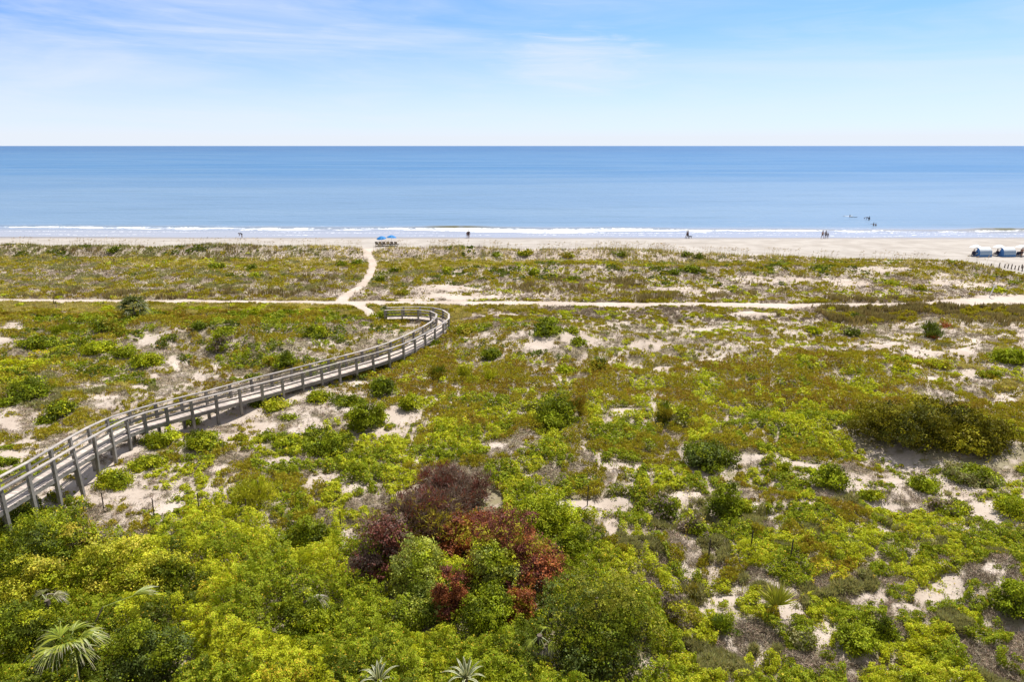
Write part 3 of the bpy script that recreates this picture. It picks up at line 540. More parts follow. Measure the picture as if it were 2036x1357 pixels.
# ------------------------------------------------------------------ boardwalk
def boardwalk():
    near = [(0, 974.6), (56.6, 942.7), (103.8, 915.6), (146, 889.7), (184, 868), (219, 850.8), (250, 832), (280.7, 823.6), (328, 810.7), (380, 797.7), (427, 785), (475.8, 774), (520, 762.5), (559.4, 752.5), (601, 741.5), (638.5, 731.5), (674.6, 722), (707, 713), (742, 704), (773, 695), (803.4, 684.7), (825, 674.5), (845, 664.4), (864.4, 653.5), (882.5, 643), (893.8, 634), (898, 625), (881, 616), (864, 611.5), (837, 610), (803, 611), (767, 612)]
    zz = [4.1, 4.1, 4.05, 3.95, 3.7, 3.38, 3.1, 2.98, 2.95, 2.95, 2.9, 2.87, 2.8, 2.73, 2.7, 2.7, 2.71, 2.75, 2.78, 2.77, 2.7, 2.6, 2.5, 2.41, 2.35, 2.3, 2.28, 2.25, 2.2, 2.2, 2.2, 2.2]
    far = [(0, 947.5), (56.6, 921.5), (99, 893), (139, 869.6), (174.5, 850.8), (207.5, 832), (254.7, 820), (309, 802.4), (358.5, 790.6), (408, 780), (460, 764.5), (498, 753.6), (539, 744.6), (578.6, 734.4), (616, 725.4), (654, 715), (686, 707), (720, 699), (751.5, 689), (776, 681), (801, 670), (821.5, 660), (842, 650), (857.6, 640.7), (869, 631.6), (871.5, 625), (860, 618.5), (833, 615.5), (799, 616), (765, 617.5)]
    out = [(*map(float, at(a, b, z)), z) for (a, b), z in zip(near, zz)]
    inn = []
    for i, (a, b) in enumerate(far):
        z = float(np.interp(a, [p[0] for p in near[:26]], zz[:26])) if i < 24 else 2.24
        inn.append((*map(float, at(a, b, z)), z))
    out = [(-24.5, 23.8, 4.1), (-24.3, 25.5, 4.1), (-24.12, 27.2, 4.1)] + out; inn = [(-25.75, 24.0, 4.1), (-25.55, 25.8, 4.1), (-25.3, 27.6, 4.1)] + inn
    out = np.array(out); inn = np.array(inn)
    for P in (out, inn):
        P[1:-1, :] = .25 * P[:-2, :] + .5 * P[1:-1, :] + .25 * P[2:, :]
    root = thing('boardwalk', 'weathered grey timber boardwalk with handrails curving through the dunes', 'boardwalk', (float(out[12][0]), float(out[12][1]), 1.0))
    off = np.array(root.location)
    def dense(P, step):
        d = np.r_[0, np.cumsum(np.linalg.norm(np.diff(P, axis=0), axis=1))]; k = np.arange(0, d[-1], step)
        return np.stack([np.interp(k, d, P[:, i]) for i in range(3)], 1)
    O = dense(out, .155); I = dense(inn, .02); j = 0; mb = MB(); prev = None; rows = []
    for o in O:
        w = slice(j, min(len(I), j + 60)); k = int(np.argmin(np.linalg.norm(I[w, :2] - o[:2], axis=1))) + j; j = k; rows.append((o, I[k]))
    rows = [(a, b) for a, b in rows]
    Bp = np.array([b for a, b in rows])
    for _ in range(14): Bp[1:-1] = (Bp[:-2] + 2 * Bp[1:-1] + Bp[2:]) / 4
    for i in range(len(O) - 1):
        a0, a1 = O[i], O[i + 1]; b0, b1 = Bp[i], Bp[i + 1]; gpp = .06
        a1 = a0 + (a1 - a0) * (1 - gpp); b1 = b0 + (b1 - b0) * (1 - gpp); dn = np.array([0, 0, -1.0]); jz = np.array([0, 0, random.uniform(-.006, .006)])
        q = [a0, a1, b1, b0]; q = [p + dn + jz - off for p in q]; t = np.array([0, 0, .04])
        e = (q[0] - q[3]); e /= np.linalg.norm(e); ov = random.uniform(.0, .05)
        q[0] = q[0] + e * ov; q[1] = q[1] + e * ov; q[2] = q[2] - e * ov; q[3] = q[3] - e * ov
        mb.hexa([q[3] - t, q[0] - t, q[1] - t, q[2] - t, q[3], q[0], q[1], q[2]])
    mb.build('deck', DECK, root)
    for P, lab in ((out, 'outer'), (inn, 'inner')):
        cap = MB(); mid = MB(); low = MB(); fas = MB(); D = dense(P, .4)
        for i in range(len(P) - 1):
            a, b = P[i] - off, P[i + 1] - off; ext = (b - a) / np.linalg.norm(b - a) * .012
            cap.bar(a - ext, b + ext, .20, .05)
            mid.bar(a + (0, 0, -.34), b + (0, 0, -.34), .045, .10); low.bar(a + (0, 0, -.68), b + (0, 0, -.68), .045, .10)
            fas.bar(a + (0, 0, -1.16), b + (0, 0, -1.16), .05, .20)
        cap.build('handrail', WOOD, root); mid.build('rail_board', POSTW, root); 
        if lab == 'outer' or True: low.build('rail_board', POSTW, root)
        fas.build('fascia', POSTW, root)
        c = (out.mean(0), inn.mean(0))
        for i, p in enumerate(P):
            t = P[min(i + 1, len(P) - 1)] - P[max(i - 1, 0)]; rz = math.atan2(t[1], t[0])
            gz = float(ground(p[0], p[1])) - .4; top = p[2] - .025; m = MB()
            m.box((p[0] - off[0], p[1] - off[1], (gz + top) / 2 - off[2]), (.17, .17, top - gz), rz, (random.gauss(0, .012), random.gauss(0, .012))); m.build('post', POSTW, root)
    bm_ = MB()
    for i in range(len(out)):
        a = out[i]; k = int(np.argmin(np.linalg.norm(inn[:, :2] - a[:2], axis=1))); b = inn[k]
        gz = float(ground(*a[:2]))
        if a[2] - 1.3 > gz + .05:
            za = np.array([0, 0, -1.36]); m = MB(); m.bar(a + za - off, np.array([b[0], b[1], a[2]]) + za - off, .07, .19); m.build('cross_beam', POSTW, root)
boardwalk()

# ------------------------------------------------------------------ shrubs
def crown_leaves(w, dpt, h, nl, nleaf, L0, pal, kind, seed, lobe=.36, mixp=.07):
    """leaf positions on many small lobes spread through a dome; local coordinates"""
    r = np.random.default_rng(seed); R = np.array([w / 2, dpt / 2, h])
    u = r.normal(size=(nl, 3)); u[:, 2] = np.abs(u[:, 2]); u = unit(u); rr = r.uniform(.30, .98, nl)
    cen = u * rr[:, None] * R; cen[:, 2] = np.maximum(cen[:, 2], .12 * h)
    lr = lobe * min(w / 2, dpt / 2, h * 1.1) * r.uniform(.45, 1.3, nl)
    over = np.linalg.norm(cen / R, axis=1) + lr / R.min() * .6; cen /= np.maximum(1, over)[:, None] ** .7
    vol = lr ** 2; ns = max(10, nleaf // 11); ls = r.choice(nl, ns, p=vol / vol.sum())
    d = unit(r.normal(size=(ns, 3))); d[:, 2] = np.where(d[:, 2] < -.3, -d[:, 2], d[:, 2])
    rad_ = lr[ls] * (1.16 - .62 * r.random(ns) ** 1.6) * np.where(r.random(ns) < .10, r.uniform(1.05, 1.4, ns), 1)
    sp = cen[ls] + d * rad_[:, None] * np.array([1, 1, .88])
    pal = np.array(pal); pw = r.random(nl); tone = (1 + .22 * r.normal(size=nl)).clip(.6, 1.5); pi = (pw * len(pal)).astype(int).clip(0, len(pal) - 1)
    sc_ = pal[pi[ls]] * (tone[ls] * (1 + .16 * r.normal(size=ns)).clip(.5, 1.5))[:, None]
    mixm = r.random(ns) < mixp; sc_[mixm] = pal[r.integers(0, len(pal), mixm.sum())]
    si = r.integers(0, ns, nleaf); P = sp[si] + r.normal(size=(nleaf, 3)) * L0 * np.array([1.05, 1.05, .7]); col = sc_[si]
    dn = d + r.normal(size=d.shape) * .45; d = dn[si]
    P[:, 2] = np.where(P[:, 2] < .03, .03 + r.random(nleaf) * .12 * h, P[:, 2])
    return P, d + r.normal(size=d.shape) * .38, col, cen, lr

def foliage_mesh(name, w, dpt, h, pal, kind, seed, px1, dens=1.0, lobes=None, lobe=.36, mixp=.07):
    area = (w * (h + .5 * dpt) * .8) / (px1 ** 2)
    L0 = max(.07, 1.75 * px1)
    nleaf = int(np.clip(area * 4.4 * dens / max(1, (L0 / (1.75 * px1)) ** 2), 160, 40000))
    nl = lobes or int(np.clip(12 + 11 * w, 14, 80))
    P, N, col, cen, lr = crown_leaves(w, dpt, h, nl, nleaf, L0, pal, kind, seed, lobe, mixp)
    k = len(P); col = jitter(col, k, .14, .05); L = L0 * RNG.uniform(.7, 1.35, k)
    if kind == 'fine':
        D = N * .6 + (0, 0, .7); co = blade_quads(P - unit(D) * L[:, None] * .5, D, L * 1.35, L * .36)
    elif kind == 'twiggy':
        D = N * .7 + (0, 0, .3); co = blade_quads(P - unit(D) * L[:, None] * .5, D, L * np.where(RNG.random(k) < .4, 2.2, .9), L * .42)
    else:
        co = leaf_quads(P, N, L * (1.15 if kind == 'big' else 1), L * RNG.uniform(.6, .95, k))
    return quads_mesh(name, co, k, col), cen, lr

SHRUBS = []; FOOT = []
def shrub(px, py, wpx, hpx, pal, kind, label, name='shrub', cat='shrub', group=None, dens=1.0, lobe=.36, trunk=False, lobes=None, tall=1.0, mixp=.07):
    """a shrub whose foot is surveyed at photo (px, py), wpx wide and hpx high there"""
    x, y, z = spot(px, py); zo = .5 * float(region(np.array([x]), np.array([y]))[2][0]) if py > 1040 else 0.0
    for _ in range(12 if zo else 0):
        x, y = map(float, at(px, py, z + zo)); z = float(ground(x, y))
    f = y * math.cos(PITCH) + (CAM_H - z) * math.sin(PITCH)
    w = wpx * f / FOC; T = hpx * f / FOC; th = math.atan2(CAM_H - z, y)
    rd = min(w / 2, .40 * T / math.sin(th)); a = rd * math.sin(th); h = math.sqrt(max((T - a) ** 2 - a ** 2, (.2 * T) ** 2)) / math.cos(th) * tall + zo
    k = rd * .92; l = math.hypot(x, y); x += x / l * k; y += y / l * k; z = float(ground(x, y)) - .04
    px1 = math.hypot(y, CAM_H) / 682.0; seed = len(SHRUBS) + 500
    colr = [PAL[q] if isinstance(q, int) else np.array(q) for q in pal]
    me, cen, lr = foliage_mesh('foliage', w, rd * 2, h, colr, kind, seed, px1, dens, lobes, lobe, mixp)
    if wpx < 34 and not trunk:
        o = link(name, me, LEAF, None, (x, y, z)); tag(o, label, cat, group)
    else:
        o = thing(name, label, cat, (x, y, z), 0, group); link('foliage', me, LEAF, o)
        rr = random.Random(seed); mb = MB(); n = 6 if w < 2.5 else 11
        for c in [cen[i] for i in np.linspace(0, len(cen) - 1, n).astype(int)]:
            b = np.array([rr.uniform(-.12, .12) * w * .5, rr.uniform(-.12, .12) * w * .5, -.1]); m_ = (b + c) / 2 + np.array([0, 0, .08 * h])
            r0 = .02 + .012 * w; mb.tube([b, m_, c], [r0, r0 * .7, r0 * .3], 5)
        if trunk:
            t0 = .03 + .03 * w; mb.tube([(0, 0, -.1), (.03, 0, h * .35), (0, .02, h * .7)], [t0, t0 * .8, t0 * .4], 6)
        mb.build('trunk' if trunk else 'branches', BARK, o)
    SHRUBS.append(o); FOOT.append((x, y, w / 2, rd, h)); return o

RUST = (.345, .115, .045); MAROON = (.19, .066, .050); PURP = (.205, .135, .108); SAGE = (.29, .33, .075); PALEG = (.42, .45, .075); DEEPG = (.12, .155, .035); GREYB = (.25, .195, .155)  # foliage's own tones, deep green included, drawn at random per lobe
YG = (.44, .43, .035); OCH = (.175, .158, .012); OCD = (.085, .088, .012); OCB = (.34, .31, .02); GOLD = (.56, .50, .06); BRT = (.34, .39, .018)
def plant_all():
    S = shrub
    # left dune
    S(214, 664, 62, 26, [GRN, DRK, OLV], 'leaf', 'mid green dome shrub below the lone fan palm')
    S(247, 668, 46, 20, [GRN, OLV], 'leaf', 'green shrub in front of and right of the palm foot, by the pale slope')
    S(125, 662, 58, 24, [OLV, GRN], 'fine', 'olive mounded shrub at the left end of the dune crest')
    S(82, 700, 68, 34, [DRK, GRN], 'leaf', 'dark green shrub trailing down the sandy slope at far left')
    S(200, 712, 76, 34, [BRT, LIME, GRN], 'leaf', 'bright lime green cushion shrub in the middle of the left dune')
    S(255, 716, 44, 26, [BRT, GRN], 'leaf', 'small lime shrub squeezed between two bigger bright cushions')
    S(294, 736, 76, 36, [BRT, GRN, LIME], 'leaf', 'bright green cushion shrub nearest the pale sand gully')
    S(398, 661, 26, 16, [DRK], 'leaf', 'small very dark green ball of a bush on the dune crest')
    S(314, 634, 26, 10, [GRN, DRK], 'leaf', 'tiny flat green bush at the edge of the pale grass right of the palm')
    S(430, 637, 34, 11, [GRN, OLV], 'leaf', 'flat green bush on the crest halfway between palm and boardwalk')
    S(450, 675, 52, 18, [LIME, GRN], 'leaf', 'flat bright green bush below the dune crest')
    S(441, 706, 44, 40, [GRN, LIME, GREYB], 'leaf', 'upright green shrub with bare grey twigs at its foot')
    S(62, 800, 80, 50, [DRK, GRN], 'leaf', 'large dark green shrub above the near end of the walk')
    S(18, 812, 50, 22, [GRN, DRK], 'leaf', 'low green shrub at the left picture edge under the large dark shrub')
    S(124, 834, 66, 36, [LIME, GRN, DRK], 'leaf', 'bright topped green shrub on the sand left of the railing')
    S(92, 848, 44, 24, [DRK, GRN], 'leaf', 'dark little shrub joined to the bright topped one by the railing')
    S(232, 852, 44, 20, [GRN, LIME], 'leaf', 'green shrub half hidden behind the far handrail bend')
    S(572, 736, 46, 34, [GRN, DRK], 'leaf', 'rounded dark green shrub just behind the straight handrail')
    S(546, 728, 44, 26, [OLV, GRN], 'leaf', 'olive shrub leaning against the rounded one behind the rail')
    S(630, 676, 56, 28, [LIME, GRN, DRK], 'leaf', 'bright green dome left of the boardwalk bend')
    S(663, 630, 26, 9, [GRN], 'leaf', 'tiny flat green bush beside the short sand path')
    S(770, 636, 80, 16, [GRN, LIME], 'leaf', 'long low green hedge of brush under the railing of the boardwalk end')
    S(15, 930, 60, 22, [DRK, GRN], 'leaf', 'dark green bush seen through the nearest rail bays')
    # along the walk
    S(545, 822, 60, 30, [LIME, YG], 'leaf', 'yellow green bush against the posts of the walk')
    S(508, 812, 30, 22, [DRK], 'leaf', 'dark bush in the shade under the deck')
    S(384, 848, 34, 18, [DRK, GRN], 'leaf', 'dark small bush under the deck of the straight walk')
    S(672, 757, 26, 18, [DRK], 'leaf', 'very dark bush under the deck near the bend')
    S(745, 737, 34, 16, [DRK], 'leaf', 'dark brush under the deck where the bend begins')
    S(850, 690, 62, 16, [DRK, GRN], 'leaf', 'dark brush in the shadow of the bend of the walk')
    S(576, 838, 40, 14, [GRN], 'leaf', 'small flat green bush on the sand beside the walk')
    S(637, 803, 46, 28, [GRN, LIME], 'leaf', 'round green bush closest to the posts of the straight walk')
    S(690, 814, 74, 30, [GRN, DRK, LIME], 'leaf', 'long low green bush on the sand bank')
    S(763, 795, 62, 42, [BRT, GRN, DRK], 'leaf', 'dense bright green dome bush on russet scrub below the bend')
    S(816, 822, 44, 38, [GRN, LIME], 'leaf', 'round green ball bush beside the bare sand patch')
    S(722, 868, 56, 72, [BRT, GRN, DRK], 'leaf', 'tall bright topped green bush beside the sand bank', tall=1.1)
    S(752, 848, 46, 50, [BRT, GRN], 'leaf', 'green bush with dark foot joined to the right of the tall one')
    S(655, 915, 110, 66, [GRN, DRK, LIME], 'leaf', 'wide dark green bush sloping down from the tall bush')
    S(560, 895, 76, 40, [LIME, GRN, DRK], 'leaf', 'long green bush on the sand between walk and the wide dark bush')
    S(480, 880, 56, 18, [OLV, LIME], 'leaf', 'thin olive bush on the bare sand below the walk')
    S(325, 895, 84, 46, [LIME, GRN], 'leaf', 'spreading lime bush right beside the walk')
    S(400, 905, 80, 52, [LIME, GRN, DRK], 'leaf', 'spreading lime bush right of its twin on the sand')
    S(300, 940, 84, 40, [LIME, GRN], 'leaf', 'lime creeper bush below the two spreading ones')
    S(235, 976, 76, 52, [LIME, GRN], 'leaf', 'lowest lime creeper bush next to the shaded sand')
    # centre
    S(1089, 646, 40, 18, [DRK, GRN], 'leaf', 'dark green bush on top of the central knoll')
    S(1085, 676, 66, 28, [GRN, DRK], 'leaf', 'dark green bush halfway down the central knoll')
    S(1138, 666, 28, 14, [LIME, GRN], 'leaf', 'small bright bush on the right shoulder of the knoll')
    S(1150, 692, 30, 16, [GRN], 'leaf', 'small green bush under the right shoulder of the knoll')
    S(977, 722, 46, 26, [DRK, GRN], 'leaf', 'dark bush at the left foot of the knoll')
    S(925, 668, 50, 24, [OLV, GRN], 'leaf', 'green bush beside the outside of the boardwalk bend')
    S(1190, 742, 34, 30, [DRK, OLV], 'leaf', 'dark round bush alone on the right below the knoll')
    S(1123, 746, 42, 20, [LIME, BRT], 'leaf', 'bright lime cushion between two dark bushes')
    S(924, 758, 28, 34, [YG, LIME], 'fine', 'upright yellow green plume bush, left one of three', tall=1.2)
    S(972, 757, 30, 32, [YG, LIME], 'fine', 'upright yellow green plume bush, right one of three', tall=1.2)
    S(942, 766, 26, 18, [LIME, YG], 'fine', 'lowest yellow green plume bush between two taller ones')
    S(870, 760, 36, 36, [OLV, DRK], 'fine', 'small dark olive tree with a bare stem near the bend', name='small_tree', cat='tree', trunk=True, tall=1.25)
    S(1108, 860, 90, 68, [BRT, GRN, DRK], 'leaf', 'big two toned green bush in the middle of the scrub', tall=1.1)
    S(1152, 838, 40, 52, [BRN, OLV], 'fine', 'brown olive bush behind the right side of the big two toned bush')
    S(1060, 832, 50, 36, [GRY, GREYB, LIME], 'leaf', 'greyish twiggy bush leaning on the left side of the big bush')
    S(1316, 852, 42, 48, [OLV, DRK], 'fine', 'dark narrow olive bush standing in lime scrub', tall=1.1)
    S(1352, 850, 46, 42, [GRY, LIME], 'leaf', 'pale grey green bush right next to the narrow dark one')
    S(1408, 948, 112, 70, [GRN, DRK, DEEPG], 'leaf', 'broad dark green shrub alone right of centre', tall=1.1)
    S(1440, 1042, 72, 82, [BRT, GRN, DRK], 'leaf', 'vine covered green shrub below the broad dark one', tall=1.1)
    S(1484, 1028, 36, 32, [LIME, GRN], 'leaf', 'little green bush touching the vine covered shrub')
    S(1318, 1040, 70, 56, [GRN, DRK, GREYB], 'leaf', 'grey green shrub at the edge of the sand hollow')
    S(1380, 1060, 60, 44, [OLV, GRN, GREYB], 'leaf', 'olive shrub between the sand hollow and the vine covered shrub')
    S(1558, 945, 36, 24, [GRN, LIME], 'leaf', 'small green bush on the sand streak right of the broad dark shrub')
    S(1643, 980, 74, 56, [BRT, GRN, DRK], 'leaf', 'green double domed bush on pale sand below the huge dark shrub')
    S(1727, 1002, 60, 30, [LIME, GRN], 'leaf', 'flat lime bush standing alone in a sand bowl')
    S(1835, 985, 56, 48, [BRT, GRN], 'leaf', 'neat round green bush at the foot of the huge dark shrub')
    S(1922, 972, 120, 58, [SAGE, GRN, GRY], 'big', 'wide low sage green bush on bare sand')
    S(1880, 1032, 100, 50, [GRN, LIME, GREYB], 'leaf', 'patchy green bush with brown twigs under the round bush')
    S(2005, 1040, 70, 50, [LIME, GRN], 'leaf', 'green bush at the right edge below the sand bowl')
    # the huge dark shrub and right side
    S(1812, 916, 285, 104, [OCH, OCD, OCH, OCH, OCB], 'leaf', 'huge spreading dark olive shrub at the right', dens=1.15, lobe=.33, lobes=80, tall=1.5)
    S(1930, 918, 170, 96, [OCH, OCD, OCH, OCB], 'leaf', 'dark olive shrub forming the right end of the huge one', lobe=.33, lobes=44, tall=1.3)
    S(1616, 667, 28, 16, [GRN, LIME], 'leaf', 'small green ball bush among scattered scrub at the right')
    S(1848, 674, 38, 34, [DRK, DEEPG], 'fine', 'dark round bush on pale sand with an orange sprig in front')
    S(1852, 674, 12, 12, [(.40, .13, .03)], 'leaf', 'orange dead sprig in front of the dark round bush', name='dead_sprig', cat='sprig', trunk=True)
    S(1880, 652, 16, 8, [(.30, .11, .04)], 'leaf', 'rusty dead sprig lying on the sand right of the round bush', name='dead_sprig', cat='sprig', trunk=True)
    S(1690, 672, 32, 18, [DRK, GRY], 'leaf', 'grey green round bush between two sand patches')
    S(1700, 636, 22, 11, [DRK], 'leaf', 'small dark bush next to the sand track')
    S(2006, 730, 76, 38, [BRT, GRN], 'leaf', 'bright green bush at the right edge among sand')
    S(1860, 738, 60, 26, [LIME, OLV], 'leaf', 'pale lime mound left of the bright edge bush')
    S(1791, 726, 38, 18, [OLV, GRN], 'leaf', 'upper of two small olive mounds near the sand')
    S(1788, 740, 36, 16, [LIME, OLV], 'leaf', 'lower of two small olive mounds near the sand')
    S(1968, 755, 44, 24, [GRN, OLV], 'leaf', 'green bush under the bright edge bush')
    # far dunes
    for px, py, w, h, lb in [(228, 505, 20, 10, 'dark bush on the pale seaward dune face at the left'), (432, 536, 30, 13, 'dark green bush left of the winding footpath on the far dune'), (500, 538, 20, 10, 'dark green bush nearest to the left of the footpath rim'), (455, 552, 16, 8, 'small dark bush below the dark bush of the far dune'), (508, 553, 22, 10, 'yellow green bush under the rim of the footpath dune'), (678, 531, 22, 10, 'dark bush on sand left of the footpath bend'), (710, 528, 18, 10, 'dark bush touching the footpath bend'), (783, 545, 18, 16, 'dark upright bush right of the footpath bend'), (752, 562, 26, 11, 'dark flat bush on the right side of the footpath'), (800, 590, 40, 12, 'grassy olive bush standing on the bare sand flat'),
                             (890, 543, 20, 9, 'green bush beside the bright sand knob'), (988, 514, 20, 8, 'dark bush at the foot of the white sand scarp'), (1045, 514, 40, 9, 'long green bush spilling down the white sand scarp'), (1130, 516, 26, 8, 'green bush left under the middle scarp'), (1232, 514, 22, 9, 'dark green bush in the middle of the scarp foot'), (1365, 513, 16, 9, 'dark bush on the right end of the scarp'), (1388, 516, 18, 8, 'dark bush at the gap beside the scarp end'), (1375, 545, 36, 14, 'dark bush on the far dune right of centre'), (1340, 549, 26, 10, 'green bush left of the dark far dune bush'), (1140, 560, 22, 9, 'small dark bush in the far scrub band'), (1060, 550, 26, 12, 'dark bush in the far scrub left part'), (1775, 569, 26, 10, 'bright green bush on the pale far slope'), (1830, 580, 30, 12, 'green bush lowest on the pale far slope'), (1980, 582, 40, 9, 'bright flat bush behind the white post')]:
        S(px, py, w, h, [DRK, GRN] if 'dark' in lb else ([LIME, GRN] if 'bright' in lb or 'yellow' in lb else [GRN, OLV]), 'leaf', lb)
    # foreground
    S(70, 1140, 180, 150, [GRN, DRK, GRN, DEEPG, LIME], 'leaf', 'tall vine draped thicket against the near end of the walk', name='thicket', cat='thicket', lobe=.4)
    S(170, 1110, 130, 100, [OLV, GREYB, GRN, OLV], 'leaf', 'brownish half bare thicket right of the vine draped one', name='thicket', cat='thicket')
    S(240, 1165, 210, 100, [GOLD, YG, YG, GRN, LIME], 'leaf', 'shrub with pale yellow flowering tips in the left foreground', dens=1.1, mixp=.25, tall=1.2)
    S(70, 1190, 170, 96, [GOLD, LIME, GRN, GRN, LIME, YG], 'leaf', 'green shrub with a few yellow tips at the left picture edge')
    S(340, 1165, 110, 74, [YG, GRN, DRK], 'leaf', 'dark sided shrub right of the yellow flowering one')
    S(60, 1300, 190, 120, [LIME, GRN, DRK], 'leaf', 'green thicket in the bottom left corner', name='thicket', cat='thicket')
    S(310, 1350, 170, 140, [GRN, DRK, DEEPG], 'leaf', 'dark leafy bush right of the foreground fan palm')
    S(605, 1255, 130, 90, [GRN, DRK, LIME], 'leaf', 'dark hollowed bush in the lime thicket under a dried palm')
    S(612, 1082, 84, 60, [GRN, DRK, LIME], 'leaf', 'dark green bush on the upper edge of the foreground thicket')
    S(520, 1028, 88, 92, [YG, LIME, YG], 'fine', 'feathery yellow green small tree with dark thin trunk', name='small_tree', cat='tree', trunk=True, dens=.55, tall=1.15)
    S(900, 1040, 235, 124, [PURP, MAROON, GREYB, PURP, MAROON], 'twiggy', 'purple brown dead shrub at the top of the dying clump', dens=.8, name='dead_shrub', mixp=.4, lobes=40)
    S(825, 1098, 200, 132, [PURP, MAROON, PURP, OLV], 'twiggy', 'brown dying shrub on the upper left of the clump', dens=1.1, name='dead_shrub', mixp=.3, lobes=40)
    S(766, 1150, 145, 128, [MAROON, PURP, MAROON, PURP, GRN], 'leaf', 'maroon leaved shrub at the left of the dying clump', mixp=.35)
    S(1022, 1185, 195, 190, [MAROON, RUST, MAROON, MAROON, OLV], 'leaf', 'dark red leaved shrub at the right of the clump', dens=.95, mixp=.35, lobes=70)
    S(925, 1100, 170, 100, [RUST, MAROON, RUST, OLV], 'leaf', 'rust red shrub at the top middle of the clump', mixp=.35, lobes=40)
    S(982, 1195, 130, 130, [PALEG, LIME, PALEG, SAGE, GRN], 'leaf', 'pale green shrub in the heart of the red clump', mixp=.2, lobes=50)
    S(828, 1185, 130, 125, [PALEG, PALEG, SAGE, GRN, LIME], 'leaf', 'pale green shrub left of the rusty column', mixp=.2, lobes=50)
    S(897, 1222, 62, 130, [RUST, MAROON, RUST, RUST], 'leaf', 'narrow column of rust orange leaves between two pale green shrubs', mixp=.25)
    S(1035, 1220, 70, 60, [RUST, OLV, RUST], 'leaf', 'small rust orange bush at the lower right of the clump', mixp=.25)
    S(840, 1240, 130, 96, [SAGE, PALEG, GRN, DRK], 'leaf', 'sage green shrub at the bottom of the clump', mixp=.2)
    S(965, 1250, 140, 96, [GRN, DRK, BRT], 'leaf', 'dark green shrub at the bottom right of the clump')
    S(1090, 1060, 130, 90, [BRT, GRN, LIME], 'leaf', 'bright green bush behind the red shrub')
    S(1140, 1110, 80, 80, [GRN, DRK, BRT], 'leaf', 'dark green bush wedged right of the red shrub')
    S(1180, 1350, 250, 235, [GRN, DRK, DEEPG, (.27, .27, .03)], 'leaf', 'big round dark green tree at the bottom centre right', name='bushy_tree', cat='tree', dens=1.05, lobe=.34, lobes=110, trunk=True)
    S(1245, 1260, 90, 110, [YG, LIME, GRN], 'leaf', 'yellow green bush on the sunny shoulder of the big round tree')
    S(1345, 1250, 70, 76, [OLV, YG, GREYB], 'leaf', 'thin olive yellow bush right of the big round tree', dens=.7)
    S(1385, 1195, 56, 36, [GRY, OLV], 'fine', 'grassy grey green tuft bush left of the small yellow palm')
    S(1440, 1262, 50, 46, [GRN, (.16, .23, .03)], 'twiggy', 'bright fine leaved grass tuft below the small yellow palm')
    S(2010, 1232, 80, 76, [GRN, BRT, DRK], 'leaf', 'dense green shrub at the right edge near the bottom')
    S(1750, 1270, 70, 46, [GRN, DRK], 'leaf', 'dark green bush on the sand at the lower right')
    S(1700, 1300, 90, 60, [BRT, GRN], 'leaf', 'bright green bush left below the dark lower right bush')
    S(1600, 1290, 60, 44, [GRN, GRY], 'leaf', 'grey green round bush beside the vertical sand strip')
plant_all()
ground_cover()

# ------------------------------------------------------------------ palms and agaves
def strips_mesh(name, strips):
    """strips: list of (points (k,3) centre line, half widths (k,), side vectors (k,3), colours (k-1,3))"""
    co = []; cols = []
    for P, hw, S, cl in strips:
        a = P - S * hw[:, None]; b = P + S * hw[:, None]
        for i in range(len(P) - 1):
            co += [a[i], b[i], b[i + 1], a[i + 1]]; cols.append(cl[i])
    return quads_mesh(name, np.array(co), len(cols), np.array(cols))

def frond(r, stem, size, az, el, greens, tip, droop=.5, spread=2.2, nb=26):
    """palmate frond: petiole from the origin, then a fan of folded blades"""
    d = np.array([math.cos(az) * math.cos(el), math.sin(az) * math.cos(el), math.sin(el)]); side = np.array([-math.sin(az), math.cos(az), 0.]); up = np.cross(d, side) * -1
    if up[2] < 0: up = -up
    strips = []; k = 5; t = np.linspace(0, 1, k)
    pet = d[None] * (t * stem)[:, None] - np.array([0, 0, 1.])[None] * (droop * .25 * stem * t ** 2)[:, None]
    strips.append((pet, np.full(k, .018), np.tile(side, (k, 1)), np.tile(np.array((.20, .24, .06)), (k - 1, 1))))
    base = pet[-1]; d2 = pet[-1] - pet[-2]; d2 /= np.linalg.norm(d2)
    for i in range(nb):
        a = (i / (nb - 1) - .5) * spread + r.normal() * .03; L = size * (.62 + .38 * math.cos(a * .75)) * r.uniform(.72, 1.12)
        b = d2 * math.cos(a) + side * math.sin(a); k = 6; t = np.linspace(0, 1, k)
        P = base + b[None] * (t * L)[:, None] + up[None] * (.10 * L * np.sin(t * 2.2))[:, None] - np.array([0, 0, 1.])[None] * (droop * L * t ** 2.4 * r.uniform(.6, 1.3))[:, None]
        hw = size * .034 * np.array([.45, .9, 1, .8, .5, .08]); c0 = np.array(greens[i % len(greens)]) * r.uniform(.75, 1.25)
        cl = np.array([c0 * (1 - q) + np.array(tip) * q for q in (0, .0, .0, .12, .7)])
        tw = side * math.cos(a) - d2 * math.sin(a); S = np.tile(tw * .8 + up * (.6 if i % 2 else -.6), (k, 1)); strips.append((P, hw, S, cl))
    return strips

